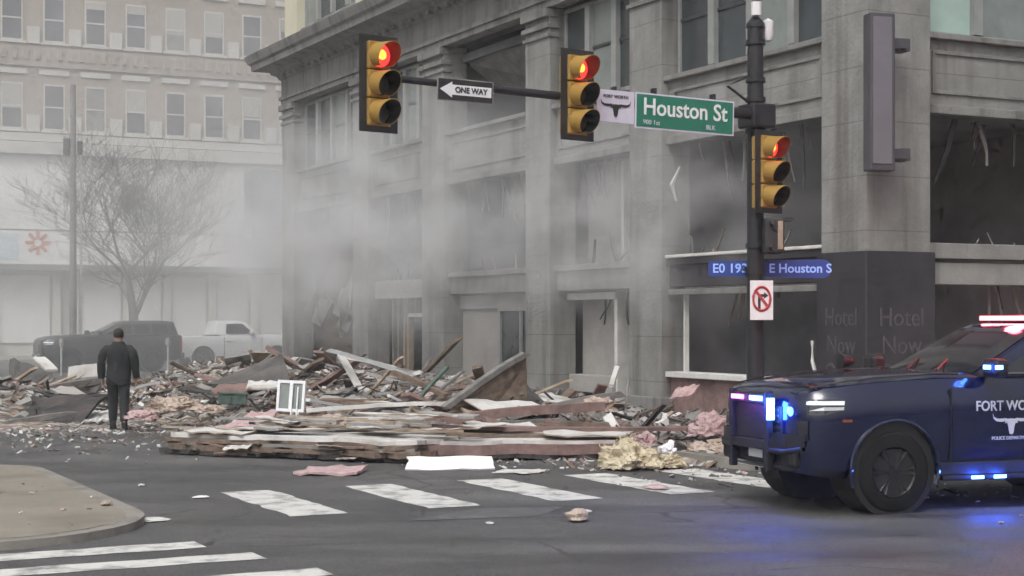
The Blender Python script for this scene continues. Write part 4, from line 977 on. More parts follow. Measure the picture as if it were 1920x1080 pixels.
for i in range(NU+1):
    for j in range(NV+1):
        u = -12.5+13.4*i/NU; v = -1.2+35*j/NV
        z = HH(u,v)+rnd.uniform(-.03,.03); idx[i,j] = len(m.v); m.v.append(tuple(W(u,v,z)))
for i in range(NU):
    for j in range(NV):
        m.f.append((idx[i,j],idx[i+1,j],idx[i+1,j+1],idx[i,j+1])); m.m.append(0)
def rubble_mat():
    mt = bpy.data.materials.new('rubble_bed'); mt.use_nodes = True; N, L = mt.node_tree.nodes, mt.node_tree.links; p = N['Principled BSDF']; p.inputs['Roughness'].default_value = .92
    tc = N.new('ShaderNodeTexCoord'); vo = N.new('ShaderNodeTexVoronoi'); vo.inputs['Scale'].default_value = 7; vo.inputs['Randomness'].default_value = 1
    nz = N.new('ShaderNodeTexNoise'); nz.inputs['Scale'].default_value = 3; nz.inputs['Detail'].default_value = 8
    mp = N.new('ShaderNodeMapping'); mp.inputs['Scale'].default_value = (1,2.2,1); mp.inputs['Rotation'].default_value = (0,0,.5)
    mxv = N.new('ShaderNodeMix'); mxv.data_type = 'VECTOR'; mxv.inputs['Factor'].default_value = .2
    L.new(tc.outputs['Object'],mp.inputs[0]); L.new(tc.outputs['Object'],nz.inputs['Vector']); L.new(mp.outputs[0],mxv.inputs['A']); L.new(nz.outputs['Color'],mxv.inputs['B']); L.new(mxv.outputs['Result'],vo.inputs['Vector'])
    sx = N.new('ShaderNodeSeparateColor'); L.new(vo.outputs['Color'],sx.inputs[0])
    r = N.new('ShaderNodeValToRGB'); r.color_ramp.interpolation = 'CONSTANT'; e = r.color_ramp.elements
    cols = [(0,(.10,.095,.09)),(.2,(.2,.185,.17)),(.38,(.28,.26,.24)),(.52,(.2,.13,.09)),(.64,(.34,.27,.19)),(.76,(.45,.43,.4)),(.88,(.07,.065,.06)),(.95,(.3,.19,.17))]
    e[0].position = 0; e[0].color = (*cols[0][1],1); e[1].position = cols[1][0]; e[1].color = (*cols[1][1],1)
    for q,c in cols[2:]: x = e.new(q); x.color = (*c,1)
    L.new(sx.outputs[0],r.inputs['Fac']); L.new(r.outputs['Color'],p.inputs['Base Color'])
    bp = N.new('ShaderNodeBump'); bp.inputs['Strength'].default_value = .9; bp.inputs['Distance'].default_value = .08; L.new(sx.outputs[1],bp.inputs['Height']); L.new(bp.outputs[0],p.inputs['Normal'])
    return mt
tag(m.build('rubble', rubble_mat()), 'uneven bed of crushed rubble covering the side street', 'rubble', kind='stuff')
# small fragments nobody could count
FR = ['drywall','gravelgrey','wood_tan','wood_brown','wood_dark','wood_grey','brickred','pink','plaster']
def frag(mb, P, s, k, r):
    M_ = Matrix.Translation(P) @ Euler((r.uniform(-.6,.6),r.uniform(-.6,.6),r.uniform(0,6.28))).to_matrix().to_4x4()
    a,b,c = s*r.uniform(.5,1.6), s*r.uniform(.3,.9), s*r.uniform(.1,.45)
    if k in (2,3,4,5) and r.random() < .6: a,b,c = s*r.uniform(2.0,5.0), s*r.uniform(.12,.3), s*r.uniform(.08,.2)
    j = lambda: r.uniform(.6,1.1)
    vs = [(x*a*j(),y*b*j(),z*c*j()) for x,y,z in ((-1,-1,-1),(1,-1,-1),(1,1,-1),(-1,1,-1),(-1,-1,1),(1,-1,1),(1,1,1),(-1,1,1))]
    mb.add(vs,[(0,3,2,1),(4,5,6,7),(0,1,5,4),(1,2,6,5),(2,3,7,6),(3,0,4,7)],k,M_)
m = MB(); r = random.Random(21); cnt = 0
while cnt < 11000:
    u = r.uniform(-12,.5); v = r.uniform(-.5,31)
    if v < front_v(u)+r.uniform(-.3,1.5): continue
    s = abs(r.gauss(0,.055))+.022
    P = W(u,v,HH(u,v)+s*.3); frag(m,P,s,r.choices(range(9),[2.6,5,2,3.4,5,5.5,1.2,.35,2.2])[0],r); cnt += 1
for _ in range(520):      # bigger masonry lumps among them
    u = r.uniform(-11,.3); v = r.uniform(0,28)
    if v < front_v(u)+.8: continue
    s = r.uniform(.06,.13); frag(m,W(u,v,HH(u,v)+s*.25),s,r.choices((1,6,8,0),[4,3,4,2])[0],r)
tag(m.build('rubble_fragments',[K[k] for k in FR]), 'small broken fragments of board, wood and masonry over the rubble', 'rubble', kind='stuff')
# litter thrown over the open road
m = MB(); cnt = 0
while cnt < 1900:
    u = r.uniform(-11.4,-2); v = front_v(u) - abs(r.gauss(0,3.2)); 
    if v < -9: continue
    s = abs(r.gauss(0,.02))+.011; frag(m,W(u,v,s*.2+.004+(.14 if u>-3.4 and v>-3 else 0)),s,r.choices(range(9),[4,3,1,1,.6,2,.6,1,2])[0],r); cnt += 1
for _ in range(120):
    u = r.uniform(-15,-11.8); v = r.uniform(-4.4,8); s = abs(r.gauss(0,.012))+.007; frag(m,W(u,v,.085+s*.2),s,r.choices(range(9),[3,3,1,1,.6,2,.6,.3,2])[0],r)
tag(m.build('road_litter',[K[k] for k in FR]), 'tiny crumbs of debris thrown across the asphalt', 'litter', kind='stuff')

# -- broken boards, each a thing of its own; a few shared jagged shapes per kind
def board_mesh(name, L, Wd, T, mt, seed, bend=.05, jag=.12, edge=None):
    r = random.Random(seed); n = 7; top, bot = [], []
    mb = MB(); rows = []
    for i in range(n+1):
        t = i/n-.5; x = t*L; bz = bend*L*(t*t-.1)*r.uniform(.6,1.3)
        jx0 = jx1 = 0
        if i in (0,n):
            sg = -1 if i == 0 else 1; jx0, jx1 = sg*r.uniform(-jag,jag)*L*.5, sg*r.uniform(-jag,jag)*L*.5
        w0, w1 = Wd/2*r.uniform(.88,1.04), Wd/2*r.uniform(.88,1.04)
        tw = r.uniform(-.03,.03)*Wd
        rows.append([(x+jx0,-w0,bz-T/2+tw),(x+jx1,w1,bz-T/2-tw),(x+jx1,w1,bz+T/2-tw),(x+jx0,-w0,bz+T/2+tw)])
    for q in rows: mb.v += q
    for i in range(n):
        for k in range(4):
            mb.f.append((i*4+k,i*4+(k+1)%4,i*4+4+(k+1)%4,i*4+4+k)); mb.m.append(1 if (edge and k != 2) else 0)
    mb.f += [(0,1,2,3),(n*4+3,n*4+2,n*4+1,n*4)]; mb.m += [1 if edge else 0]*2
    o = mb.build(name,[K[mt],K[edge]] if edge else K[mt]); me = o.data; bpy.data.objects.remove(o); return me
kinds = [('plank','brown','wood_brown',1.7,.14,.05,None,'plank'),('plank','tan','wood_tan',1.6,.11,.045,None,'plank'),('plank','reddish','wood_red',1.9,.2,.05,None,'plank'),('plank','grey','wood_grey',1.5,.16,.05,None,'plank'),
         ('charred_board','charred dark','wood_dark',1.5,.3,.04,None,'board'),('drywall_sheet','pale drywall','drywall',1.1,.55,.02,'wood_tan','board'),('plaster_slab','dusty plaster','plaster',.8,.5,.05,'gravelgrey','slab'),('metal_strut','bent metal','metal',1.8,.05,.05,None,'strut'),('insulation_strip','pink insulation','pink',.7,.35,.06,None,'insulation')]
MESH = {k[2]:[board_mesh(k[0],k[3]*f,k[4]*random.Random(i).uniform(.8,1.25),k[5],k[2],i*13+j,bend=.12 if k[2]=='metal' else .05,edge=k[6]) for j,f in enumerate((.6,.85,1.15))] for i,k in enumerate(kinds)}
ZONES = [('front',(-9.2,-3.4),(2,8),'in the front of the rubble field',[3,3,4,3,1.2,5,3,1,1.2],58),
         ('facade',(-4.0,-.2),(6,23),'heaped against the hotel front',[4,4,3,4,3,3,3,4,1],88),
         ('middle',(-8.5,-4),(8,26),'in the middle of the littered side street',[3,3,3,4,4,4,3,2,1],48),
         ('left',(-11.8,-8),(10,26),'in the dark heap left of the walking man',[3,1,1,4,8,1.5,2,1,.3],60)]
manu, manv = UV(*gnd(222,806).xy)
BOARDS = []
r = random.Random(77)
for zn,(ua,ub),(va,vb),where,wts,num in ZONES:
    c = 0
    while c < num:
        u, v = r.uniform(ua,ub), r.uniform(va,vb)
        if v < front_v(u)+.5: continue
        if abs(u-manu) < .9 and manv-4 < v < manv+.9: continue
        k = r.choices(kinds,wts)[0]; me = r.choice(MESH[k[2]])
        o = bpy.data.objects.new(k[0],me); C.objects.link(o)
        steep = .32 if zn == 'facade' else .16
        o.location = W(u,v,HH(u,v)+r.uniform(.02,.14)); o.rotation_euler = (r.gauss(0,.16),r.gauss(0,steep),r.gauss(.25,.75) if zn!='facade' else r.uniform(0,6.28)); s = r.uniform(.75,1.25); o.scale = (s,s,s)
        BOARDS.append((o,k,u,v)); c += 1

# label every loose board by its kind and the nearest thing one can find in the picture
MARKS = [('the white window frame',544,742),('the walking man',222,710),('the bright white board',845,868),('the dark board on edge',895,816),('the brown leaning panel',910,715),('the dark pointed roofing sheet',470,695),('the large yellow insulation tuft',1175,855),('the sloping pink batt',470,790),('the pale bent metal strut',690,680),('the green crate',436,752),('the peach heap by the man',325,765),('the wide charred sheet',90,772),('the dark roofing wedge',60,702),('the foot of the second pier',1210,760),('the foot of the third pier',1010,745),('the foot of the fourth pier',810,720),('the foot of the fifth pier',675,705),('the foot of the end pier',540,690),('the dull red sheet',430,730),('the right parking meter',315,670),('the left parking meter',115,668),('the large wall panel',560,830),('the reddish wall panel',1040,840),('the pink heap by the push bar',1335,790)]
ORD = ['nearest','second nearest','third nearest','fourth nearest','fifth nearest','sixth nearest','seventh nearest','eighth nearest','ninth nearest','tenth nearest','eleventh nearest','twelfth nearest','thirteenth nearest','fourteenth nearest','fifteenth nearest','sixteenth nearest','seventeenth nearest']
byl = {}
for o,k,u,v in BOARDS:
    p_ = o.location; px, py = 960+F*p_.x/p_.y, HOR-F*(p_.z-CAMZ)/p_.y
    nm,mx_,my_ = min(MARKS,key=lambda q:(q[1]-px)**2+(1.6*(q[2]-py))**2); dx,dy = px-mx_,py-my_
    side = ('right of' if dx>0 else 'left of') if abs(dx) > 1.3*abs(dy) else ('below' if dy>0 else 'above')
    kind_ = f'{"torn" if k[7]=="insulation" else "broken"} {k[1]} {"strip" if k[7]=="insulation" else k[7]}'
    byl.setdefault((kind_,side,nm),[]).append((math.hypot(dx,dy),o,k))
for (kind_,side,nm),L_ in byl.items():
    L_.sort(key=lambda q:q[0])
    for i,(_,o,k) in enumerate(L_):
        pre = '' if len(L_) == 1 else ORD[min(i,16)]+' '
        tag(o, f'{pre}{kind_} {side} {nm}', k[7], f'loose {k[1]} pieces in the rubble')
# -- pieces that stand out singly
def slab(name, poly, z, t, mats, label, cat, tilt=(0,0,0), seed=1, layers=None, jag=.06, parts=True):
    """broken slab: ragged outline, one or more layers each a part; poly in world XY about its centre"""
    r = random.Random(seed); cx = sum(p[0] for p in poly)/len(poly); cy = sum(p[1] for p in poly)/len(poly)
    root = empty(name,(cx,cy,z),tilt); tag(root,label,cat)
    for li,(nm,mt,z0,z1,ins) in enumerate(layers):
        out = []
        for i in range(len(poly)):
            a, b = Vector(poly[i]), Vector(poly[(i+1)%len(poly)]); n = max(2,int((b-a).length/.22))
            for j in range(n):
                q = a.lerp(b,j/n)-Vector((cx,cy)); q = q*(1-ins); q += Vector((r.uniform(-jag,jag),r.uniform(-jag,jag))); out.append((q.x,q.y))
        mb = MB(); mb.prism(out,z0,z1)
        for i in range(len(mb.v)):
            x,y,zz = mb.v[i]; mb.v[i] = (x,y,zz+mnoise.noise(Vector((x*1.3,y*1.3,seed)))*.04)
        mb.build(nm,K[mt],root)
    return root
s1 = slab('wall_panel',[(-5.1,23.25),(-1.3,21.55),(-.1,23.9),(-3.9,24.95)],.0,.3,None,'large fallen wall panel with white plaster top and brown broken edge','wall panel',layers=[('lath_layer','wood_dark',.02,.09,.01),('brick_layer','wood_brown',.08,.16,.0),('timber_layer','wood_grey',.155,.2,.02),('board_layer','wood_brown',.195,.25,.012),('plaster_face','drywall',.25,.31,.03)],seed=3,jag=.11)
for k,(x,y,a,L) in enumerate(((-1.6,-.35,-.42,1.5),(-.2,.4,-.4,1.9),(.6,-.2,-.38,1.4),(-.8,.5,-.45,1.2),(.9,.6,-.35,1.0))):
    b = bpy.data.objects.new('loose_board',MESH[('drywall','drywall','wood_tan','drywall','plaster')[k]][k%3]); C.objects.link(b); b.parent = s1; b.location = (x,y,.34+.02*k); b.rotation_euler = (.03,.02,a); b.scale = (L,.8,1)
rr_ = random.Random(41)
for k in range(22):
    b = bpy.data.objects.new('loose_board',MESH[rr_.choice(['drywall','drywall','drywall','plaster','wood_tan','wood_grey'])][k%3]); C.objects.link(b); b.parent = s1; b.location = (rr_.uniform(-1.7,1.9),rr_.uniform(-1.0,1.1)-.0,.33+.012*k); b.location.y -= b.location.x*.40; b.rotation_euler = (rr_.gauss(0,.03),rr_.gauss(0,.03),rr_.gauss(-.38,.14)); b.scale = (rr_.uniform(.8,1.5),rr_.uniform(.35,.8),.7)
for k in range(16):
    t = rr_.random(); b = bpy.data.objects.new('edge_board',MESH[rr_.choice(['wood_brown','wood_dark','wood_brown','wood_red','drywall'])][0]); C.objects.link(b); b.parent = s1
    p0 = Vector((-5.1,23.25)).lerp(Vector((-1.3,21.55)),t)-Vector((s1.location.x,s1.location.y)); b.location = (p0.x,p0.y+.03,rr_.uniform(.05,.24)); b.rotation_euler = (rr_.gauss(0,.2),rr_.gauss(0,.06),rr_.gauss(-.42,.16)); sc_ = rr_.uniform(.35,.75); b.scale = (sc_,sc_,sc_)
s2 = slab('wall_panel',[(-1.3,22.0),(1.5,22.35),(1.9,24.2),(-.4,24.4)],.0,.3,None,'long reddish broken wall panel right of the bright white board','wall panel',layers=[('dark_base','wood_dark',.02,.08,.01),('brick_layer','wood_red',.08,.22,.0),('plaster_face','drywall',.22,.27,.05)],seed=8)
for k,(x,y,a,L) in enumerate(((-.5,-.5,.1,1.6),(.6,-.6,.05,1.3),(.3,.1,.2,1.7),(-.6,.4,.12,1.5))):
    b = bpy.data.objects.new('loose_board',MESH[('wood_brown','drywall','wood_red','drywall')[k]][k%3]); C.objects.link(b); b.parent = s2; b.location = (x,y,.31+.03*k); b.rotation_euler = (.05,.02,a); b.scale = (L,1,1)
def sheet(name, corners, T, mt, label, cat, seed=0, n=(8,4), rough=.02, edge=None, group=None):
    """a stiff ragged sheet through four world corners"""
    r = random.Random(seed); A,B_,C_,D = [Vector(c) for c in corners]; o0 = (A+B_+C_+D)/4; nn = (B_-A).cross(D-A).normalized()
    if nn.z < 0: nn = -nn
    nx, ny = n; top = []; bot = []
    for i in range(nx+1):
        for j in range(ny+1):
            s_, t_ = i/nx, j/ny
            if i in (0,nx): s_ += r.uniform(-.025,.025)
            if j in (0,ny): t_ += r.uniform(-.04,.04)
            P = (A*(1-s_)+B_*s_)*(1-t_)+(D*(1-s_)+C_*s_)*t_ - o0; P += nn*r.uniform(-rough,rough); top.append(P+nn*T/2); bot.append(P-nn*T/2)
    mb = MB(); q = len(top); mb.v = [tuple(p) for p in top+bot]; g_ = lambda i,j: i*(ny+1)+j
    for i in range(nx):
        for j in range(ny):
            mb.f += [(g_(i,j),g_(i+1,j),g_(i+1,j+1),g_(i,j+1)),(q+g_(i,j),q+g_(i,j+1),q+g_(i+1,j+1),q+g_(i+1,j))]; mb.m += [0,0]
    for i in range(nx):
        for j in (0,ny): mb.f.append((g_(i,j),g_(i+1,j),q+g_(i+1,j),q+g_(i,j))); mb.m.append(1 if edge else 0)
    for j in range(ny):
        for i in (0,nx): mb.f.append((g_(i,j),g_(i,j+1),q+g_(i,j+1),q+g_(i,j))); mb.m.append(1 if edge else 0)
    o = mb.build(name,[K[mt],K[edge]] if edge else K[mt],loc=o0); return tag(o,label,cat,group)
def q4(*a): return [at(*p) for p in a]
sheet('white_board',q4((762,882,20.72),(928,880,20.75),(922,856,21.0),(766,858,20.97)),.025,'drywall_w','clean bright white board lying at the near edge of the rubble','board',1,rough=.003)
sheet('dark_board',q4((850,829,23.0),(941,828,23.0),(940,803,23.1),(852,803,23.1)),.04,'wood_dark','dark brown board standing on edge above the bright white board','board',2,rough=.01)
sheet('pink_insulation',q4((408,808,25.2),(505,800,25.2),(522,772,25.9),(470,776,25.9)),.06,'pink','pink insulation batt sloping behind the large white wall panel','insulation',3,rough=.02)
sheet('dark_timber',q4((505,810,25.0),(602,812,24.9),(600,788,25.1),(520,790,25.1)),.08,'wood_dark','dark timber wedged beside the sloping pink insulation batt','timber',4,rough=.02)
sheet('pink_insulation',[gnd(548,893)+Vector((0,0,.03)),gnd(668,893)+Vector((0,0,.03)),gnd(692,883)+Vector((0,0,.05)),gnd(588,881)+Vector((0,0,.04))],.03,'pink','flat pink insulation strip on the road before the wall panel','insulation',5)
sheet('roof_sheet',q4((382,722,33.5),(548,722,32.5),(530,666,33.6),(497,678,33.9)),.05,'membrane','dark pointed roofing sheet jutting up behind the white window frame','roof sheet',6,rough=.03)
sheet('leaning_panel',q4((842,768,26.3),(985,772,27.5),(988,670,27.75),(862,748,26.45)),.04,'wood_brown','brown panel leaning against the pier under a pale beam','panel',7,rough=.03)
def beam(name, a, b, w, t, mt, label, cat, seed=0):
    a, b = at(*a), at(*b); d = b-a; L = d.length; rr = random.Random(seed)
    M_ = d.to_track_quat('X','Z').to_matrix().to_4x4(); mb = MB(); n = 8
    for i in range(n+1):
        x = L*(i/n-.5); jj = (rr.uniform(-.05,.05) if i in (0,n) else 0); b_ = .02*L*math.sin(i/n*3.1)*rr.uniform(.5,1)
        mb.v += [tuple(M_@Vector((x+jj*k_,y*w/2,z*t/2+b_))) for k_,(y,z) in enumerate(((-1,-1),(1,-1),(1,1),(-1,1)))]
    for i in range(n):
        for k in range(4): mb.f.append((i*4+k,i*4+(k+1)%4,i*4+4+(k+1)%4,i*4+4+k)); mb.m.append(0)
    mb.f += [(0,1,2,3),(n*4+3,n*4+2,n*4+1,n*4)]; mb.m += [0,0]
    return tag(mb.build(name,K[mt],loc=(a+b)/2),label,cat)
beam('beam',(838,762,26.2),(990,660,27.7),.12,.09,'wood_grey','pale beam rising steeply over the brown leaning panel','beam',1)
beam('beam',(785,795,24.8),(1130,762,25.2),.22,.14,'wood_red','long reddish beam lying across the rubble below the second pier','beam',2)
beam('beam',(800,812,24.0),(1150,800,24.2),.18,.12,'wood_brown','long brown beam behind the dark board on edge','beam',3)
beam('beam',(955,782,25.6),(1172,738,26.0),.14,.10,'wood_grey','grey beam slanting up towards the second pier','beam',4)
beam('beam',(1178,712,26.4),(1173,772,26.1),.035,.035,'wood_grey','thin upright grey strut in front of the second pier','strut',5)
beam('beam',(612,655,31.0),(772,705,30.4),.10,.07,'metal','pale bent metal strut sloping down from the third pier','strut',6)
beam('beam',(640,668,31.3),(672,725,30.9),.16,.04,'drywall','white plaster strip standing below the pale bent strut','strip',7)
beam('beam',(655,672,31.6),(745,690,31.4),.05,.05,'whiteframe','thin white batten over the pale bent metal strut','batten',8)
beam('beam',(780,755,28.0),(838,690,28.6),.08,.05,'grn','dark green batten leaning left of the brown leaning panel','batten',9)
beam('beam',(798,758,28.2),(870,695,28.8),.06,.05,'wood_grey','grey batten leaning beside the dark green batten','batten',10)
beam('beam',(835,742,27.9),(740,700,29.3),.10,.08,'wood_brown','brown timber lying below the third pier','timber',11)
beam('beam',(575,770,26.4),(845,757,26.6),.16,.06,'drywall','long pale board right of the white window frame','board',12)
beam('beam',(600,790,25.4),(870,785,25.6),.22,.05,'drywall','long pale board below the leaning panel','board',13)
beam('beam',(930,822,23.4),(1170,818,23.6),.14,.05,'drywall_w','narrow white board right of the dark board on edge','board',14)
beam('beam',(1055,765,25.8),(985,770,25.8),.12,.05,'drywall_w','short white board at the foot of the third pier','board',15)
beam('beam',(1157,690,29.8),(1146,726,29.6),.10,.04,'drywall','white splinter upright before the dark doorway','splinter',16)
# dark pile on the left
sheet('roof_sheet',q4((15,738,35),(110,742,35),(98,700,35.6),(18,672,36)),.06,'membrane','dark wedge of roofing at the far left edge','roof sheet',11,rough=.03)
sheet('roof_sheet',q4((-40,805,29.2),(150,800,29.4),(200,742,30.6),(20,748,30.8)),.06,'wood_dark','wide charred sheet lying left of the walking man','roof sheet',12,rough=.05)
sheet('roof_sheet',q4((-60,775,31),(140,758,31.5),(190,728,33),(-20,722,33)),.06,'membrane','dark roofing layer behind the wide charred sheet','roof sheet',13,rough=.06)
beam('beam',(-30,760,31),(195,712,33.2),.2,.14,'wood_grey','grey timber on top of the dark pile at left','timber',21)
beam('beam',(-20,800,29),(150,775,30),.18,.1,'wood_grey','grey timber along the near edge of the dark pile at left','timber',22)
beam('beam',(70,668,38),(98,695,37.4),.3,.05,'drywall','pale plank end above the dark wedge at the far left','plank',23)
beam('beam',(128,700,44),(192,693,44),.3,.35,'drywall','low pale concrete block left of the walking man','block',24)
def lump(name, c, size, mt, label, cat, seed, strands=120, fz=1.0):
    """a tuft of torn insulation: knobbly mass with loose fibres"""
    r = random.Random(seed); bm = bmesh.new(); bmesh.ops.create_icosphere(bm, subdivisions=4, radius=1)
    for v in bm.verts:
        p = v.co.copy(); d = 1 + .38*mnoise.noise(p*1.6+Vector((seed,0,0))) + .22*mnoise.noise(p*4.1+Vector((0,seed,0))) + .14*mnoise.noise(p*9+Vector((0,0,seed))) + .10*mnoise.noise(p*17+Vector((seed,seed,0)))
        v.co = Vector((p.x*size[0]*d,p.y*size[1]*d,max(-.25,p.z)*size[2]*d))
    me = bpy.data.meshes.new(name); bm.to_mesh(me); bm.free(); mb = MB(); mb.v = [tuple(v.co) for v in me.vertices]; mb.f = [tuple(p.vertices) for p in me.polygons]; mb.m = [0]*len(mb.f)
    for _ in range(strands*3):
        v = me.vertices[r.randrange(len(me.vertices))].co; d = Vector((r.uniform(-1,1),r.uniform(-1,1),r.uniform(-.2,1))); s = r.uniform(.04,.12)*max(size)*1.6; w = d.cross(Vector((r.random(),r.random(),r.random()))).normalized()*s*.22
        mb.add([v-w,v+w,v+d*s*.6+w*.8,v+d*s-w*.3],[(0,1,2,3)])
    bpy.data.meshes.remove(me)
    return tag(mb.build(name,K[mt],loc=c),label,cat)
def gl(px,py,z=.08): p = gnd(px,py); return Vector((p.x,p.y,z))
lump('insulation_tuft',gl(1178,880,.10),(.40,.3,.26),'yellow','large yellow insulation tuft at the right end of the wall panels','insulation',1)
lump('insulation_tuft',gl(1240,878,.06),(.28,.22,.14),'yellow','smaller yellow insulation tuft between white bag and large tuft','insulation',2)
lump('insulation_tuft',at(1208,828,23)+Vector((0,0,-.02)),(.2,.16,.14),'pink','pink insulation tuft above the large yellow tuft','insulation',3,60)
lump('insulation_tuft',at(1335,795,23.6)+Vector((0,0,-.1)),(.32,.2,.24),'pink','pink insulation heap just left of the police car push bar','insulation',4,90)
lump('insulation_tuft',at(1330,850,22.2)+Vector((0,0,-.02)),(.4,.22,.16),'peach','peach insulation heap low beside the police car push bar','insulation',5,100)
lump('insulation_tuft',at(1120,760,25.8)+Vector((0,0,-.05)),(.3,.22,.18),'peach','peach insulation tuft on the rubble before the second bay','insulation',6,90)
lump('insulation_tuft',at(620,795,25.2),(.3,.25,.14),'wood_tan' if False else 'peach','peach insulation tuft at the back of the large wall panel','insulation',7,90)
lump('insulation_tuft',at(325,765,29),(.5,.35,.18),'peach','peach insulation heap right of the walking man','insulation',8,100)
lump('insulation_tuft',at(265,782,28),(.28,.2,.12),'pink','pinkish insulation tuft by the walking man\'s right foot','insulation',9,70)
lump('insulation_tuft',at(395,770,28),(.22,.2,.10),'peach','small peach tuft below the green crate','insulation',10,60)
sheet('pink_insulation',q4((1255,750,25.6),(1300,742,25.8),(1312,722,26.0),(1268,730,26.0)),.05,'pink','pink insulation scrap before the storefront riser','insulation',21)
sheet('plaster_piece',[gl(150,800,.05),gl(205,795,.06),gl(208,770,.5),gl(185,772,.35)],.04,'drywall','white plaster piece by the walking man\'s left foot','plaster',22)
sheet('red_sheet',q4((395,738,29.5),(462,736,29.5),(465,720,30.2),(410,722,30.2)),.04,'wood_red','dull red sheet on the rubble left of the white window frame','sheet',23)
sheet('pale_sheet',q4((460,728,29.0),(525,728,29.0),(520,716,29.6),(465,716,29.6)),.03,'drywall','pale strip of board behind the white window frame','board',24)
# loose cables snaking over the rubble
for k,(px,py,d,L_,lb) in enumerate(((700,715,30,2.2,'thin dark cable looping below the pale bent metal strut'),(1090,742,26,1.6,'thin dark cable curling at the foot of the third pier'),(395,745,28.5,1.8,'thin dark cable trailing past the dull red sheet'),(960,800,24.4,1.6,'thin dark cable across the boards right of the dark board on edge'))):
    rc = random.Random(900+k); p_ = at(px,py,d); pts = []; ang = rc.uniform(-.5,.5); q = Vector((p_.x-L_/2,p_.y,0))
    for i in range(14):
        q = q + Vector((math.cos(ang),math.sin(ang),0))*(L_/13); ang += rc.uniform(-.7,.7); pts.append(Vector((q.x,q.y,max(HW(q.x,q.y)+.06+.18*abs(math.sin(i*.8+k)),p_.z-.25))))
    o0 = pts[0].copy(); m = MB(); m.tube([x-o0 for x in pts],.013,5); tag(m.build('cable',K['carblack'],loc=o0,smooth=True),lb,'cable')
# green crate
gc = empty('green_crate', at(436,760,28.3), (0,.05,.3)); tag(gc,'dark green crate half buried left of the white window frame','crate')
MB().box(-.24,.24,-.15,.15,.02,.2).build('body',K['grn'],gc,bevel=.01); MB().box(-.26,.26,-.17,.17,.2,.225).build('rim',K['grn'],gc)
for x in (-.2,-.07,.06,.19): MB().box(x-.015,x+.015,-.165,-.151,.03,.195).build('rib',K['grn'],gc)
# white bag with a dark flap
wb = empty('torn_bag', at(1258,848,22.2), (0,0,.2)); tag(wb,'crumpled white bag with dark flap beside yellow insulation','bag')
o = lump('bag_body',(0,0,0),(.15,.12,.14),'drywall_w','','',31,0); o.parent = wb
for k in ('label','category'):
    if k in o: del o[k]
o = MB().box(-.02,.16,-.10,.08,.06,.17); o = o.build('dark_flap',K['wood_dark'],wb,bevel=.02,rot=(.2,.4,.1))
# white two-light window frame standing in the rubble
wf = empty('window_frame', at(544,772,27), (math.radians(-6),math.radians(2),math.radians(-14))); tag(wf,'white two-pane window frame standing upright in the rubble','window frame')
W_, H_ = .25, .53
f_ = MB()
for x in (-W_,-.028,W_-.045): f_.box(x,x+.045+(.012 if x==-.028 else 0),-.03,.03,0,H_)
f_.box(-W_+.045,-.028,-.03,.03,0,.05); f_.box(-W_+.045,-.028,-.03,.03,H_-.05,H_); f_.box(.029,W_-.045,-.03,.03,0,.05); f_.box(.029,W_-.045,-.03,.03,H_-.05,H_)
f_.build('frame',K['drywall_w'],wf)
for x0,x1 in ((-W_+.045,-.028),(.029,W_-.045)): MB().box(x0,x1,-.006,.0,.05,H_-.05).build('pane',K['glass2'],wf)
f_ = MB(); f_.box(.02,.04,-.05,-.031,-.12,H_*.9); f_.box(.12,.14,-.05,-.031,-.16,H_*.8); f_.build('loose_glazing_bar',K['drywall_w'],wf)
# litter on the open road that can be told apart
def chunk(name, p, s, mt, label, cat, seed, flat=.4):
    r = random.Random(seed); bm = bmesh.new(); bmesh.ops.create_icosphere(bm, subdivisions=2, radius=1)
    for v in bm.verts:
        d = 1+.5*mnoise.noise(v.co*1.7+Vector((seed*3.1,0,0)))+r.uniform(-.08,.08); v.co = Vector((v.co.x*s*d,v.co.y*s*.7*d,max(-.3,v.co.z)*s*flat*d))
    me = bpy.data.meshes.new(name); bm.to_mesh(me); bm.free(); me.materials.append(K[mt]); o = bpy.data.objects.new(name,me); C.objects.link(o); o.location = p; o.rotation_euler = (0,0,r.uniform(0,6)); return tag(o,label,cat)
def road(px,py,z=.02): p = gnd(px,py); return Vector((p.x,p.y,z))
chunk('debris_chunk',road(1082,978,.05),.14,'peach','tan debris chunk alone on the road below the crossing','debris',1,.5)
chunk('debris_chunk',road(1100,962,.02),.07,'drywall','small white scrap behind the lone tan chunk','debris',2,.2)
chunk('paper_scrap',road(376,934,.015),.10,'drywall_w','white scrap at the left tip of the nearest crossing bar','debris',3,.15)
chunk('paper_scrap',road(285,977,.015),.17,'drywall','flattened pale scrap off the tip of the corner pavement','debris',4,.1)
chunk('debris_chunk',road(1232,918,.03),.16,'pink','pink debris patch lying on a crossing bar','debris',5,.2)
chunk('debris_chunk',road(200,962,.10),.09,'wood_tan','tan crumb heap on the tip of the corner pavement','debris',6,.3)
chunk('debris_chunk',road(265,912,.015),.06,'drywall','small white scrap on the road by the corner pavement','debris',7,.3)
chunk('paper_scrap',road(918,983,.012),.05,'drywall','tiny pale scrap on the road below the crossing middle','debris',8,.3)
chunk('debris_chunk',road(980,890,.02),.10,'drywall','thin pale strip on the road right of the white board','debris',9,.15)
sheet('pale_strip',[gl(925,889,.02),gl(1010,889,.02),gl(1030,885,.03),gl(940,885,.03)],.012,'drywall','slim pale batten on the road right of the white board','batten',31,rough=.004)

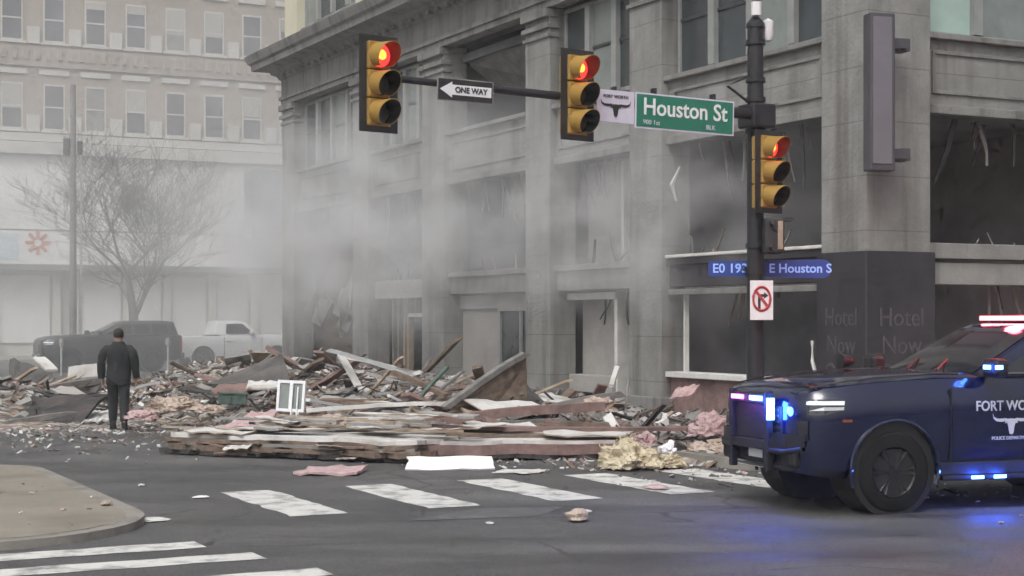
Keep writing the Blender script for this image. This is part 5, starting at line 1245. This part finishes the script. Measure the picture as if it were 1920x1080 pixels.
# ------------------------------------------------------------------ air: thin haze everywhere, drifting smoke at the facade
def volmat(name, dens, col):
    mt = bpy.data.materials.new(name); mt.use_nodes = True; N, L = mt.node_tree.nodes, mt.node_tree.links
    N.remove(N['Principled BSDF']); pv = N.new('ShaderNodeVolumePrincipled'); pv.inputs['Color'].default_value = (*col,1); pv.inputs['Density'].default_value = dens; pv.inputs['Anisotropy'].default_value = .2
    L.new(pv.outputs[0], N['Material Output'].inputs['Volume']); return mt, N, L, pv
hm,_,_,_ = volmat('haze_air', HAZE, (.93,.94,.95))
hz = MB().box(-75,110,-25,130,-1.0,40).build('haze',hm); tag(hz,'thin grey smoke haze filling the street','haze',kind='stuff')
def smoke(name, u,v,z, half, dens, label, seed, scale=.45, lo=.38, hi=.75):
    mt,N,L,pv = volmat(name+'_mat', 0, (.955,.965,.98))
    tc = N.new('ShaderNodeTexCoord'); mp = N.new('ShaderNodeMapping'); mp.inputs['Scale'].default_value = tuple(1/h for h in half); L.new(tc.outputs['Object'],mp.inputs[0])
    gr = N.new('ShaderNodeTexGradient'); gr.gradient_type = 'SPHERICAL'; L.new(mp.outputs[0],gr.inputs[0])
    mp2 = N.new('ShaderNodeMapping'); mp2.inputs['Location'].default_value = (seed*3.7,seed*1.3,seed); mp2.inputs['Scale'].default_value = (1,.7,1.1); L.new(tc.outputs['Object'],mp2.inputs[0])
    nz = N.new('ShaderNodeTexNoise'); nz.inputs['Scale'].default_value = scale; nz.inputs['Detail'].default_value = 5; nz.inputs['Distortion'].default_value = .0; L.new(mp2.outputs[0],nz.inputs['Vector'])
    mr = N.new('ShaderNodeMapRange'); mr.inputs['From Min'].default_value = lo; mr.inputs['From Max'].default_value = hi; mr.inputs['To Min'].default_value = .04; L.new(nz.outputs['Fac'],mr.inputs['Value'])
    pw = N.new('ShaderNodeMapRange'); pw.interpolation_type = 'SMOOTHSTEP'; pw.inputs['From Max'].default_value = .7; pw.inputs['To Max'].default_value = dens; L.new(gr.outputs['Fac'],pw.inputs['Value'])
    mu = N.new('ShaderNodeMath'); mu.operation = 'MULTIPLY'; L.new(mr.outputs[0],mu.inputs[0]); L.new(pw.outputs[0],mu.inputs[1]); L.new(mu.outputs[0],pv.inputs['Density'])
    bm = bmesh.new(); bmesh.ops.create_icosphere(bm, subdivisions=3, radius=1.04)
    me = bpy.data.meshes.new(name)
    for vv in bm.verts: vv.co = Vector((vv.co.x*half[0],vv.co.y*half[1],vv.co.z*half[2]))
    bm.to_mesh(me); bm.free(); me.materials.append(mt); o = bpy.data.objects.new(name,me); C.objects.link(o); o.location = W(u,v,z); o.rotation_euler = GRID
    return tag(o,label,'smoke',kind='stuff')
smoke('smoke', -.6,18.5,4.3,(4.6,14,3.6),.62,'pale smoke drifting along the blown-out storefronts',1,.8,.42,.70)
smoke('smoke', 0,42,5.0,(18,22,15),.042,'thin smoke hanging in front of the parked vehicles',2,.25,.2,.7)
smoke('smoke', .2,6.5,3.9,(3.4,6.6,2.6),.50,'wisp of smoke curling past the second pier',5,.95,.44,.70)
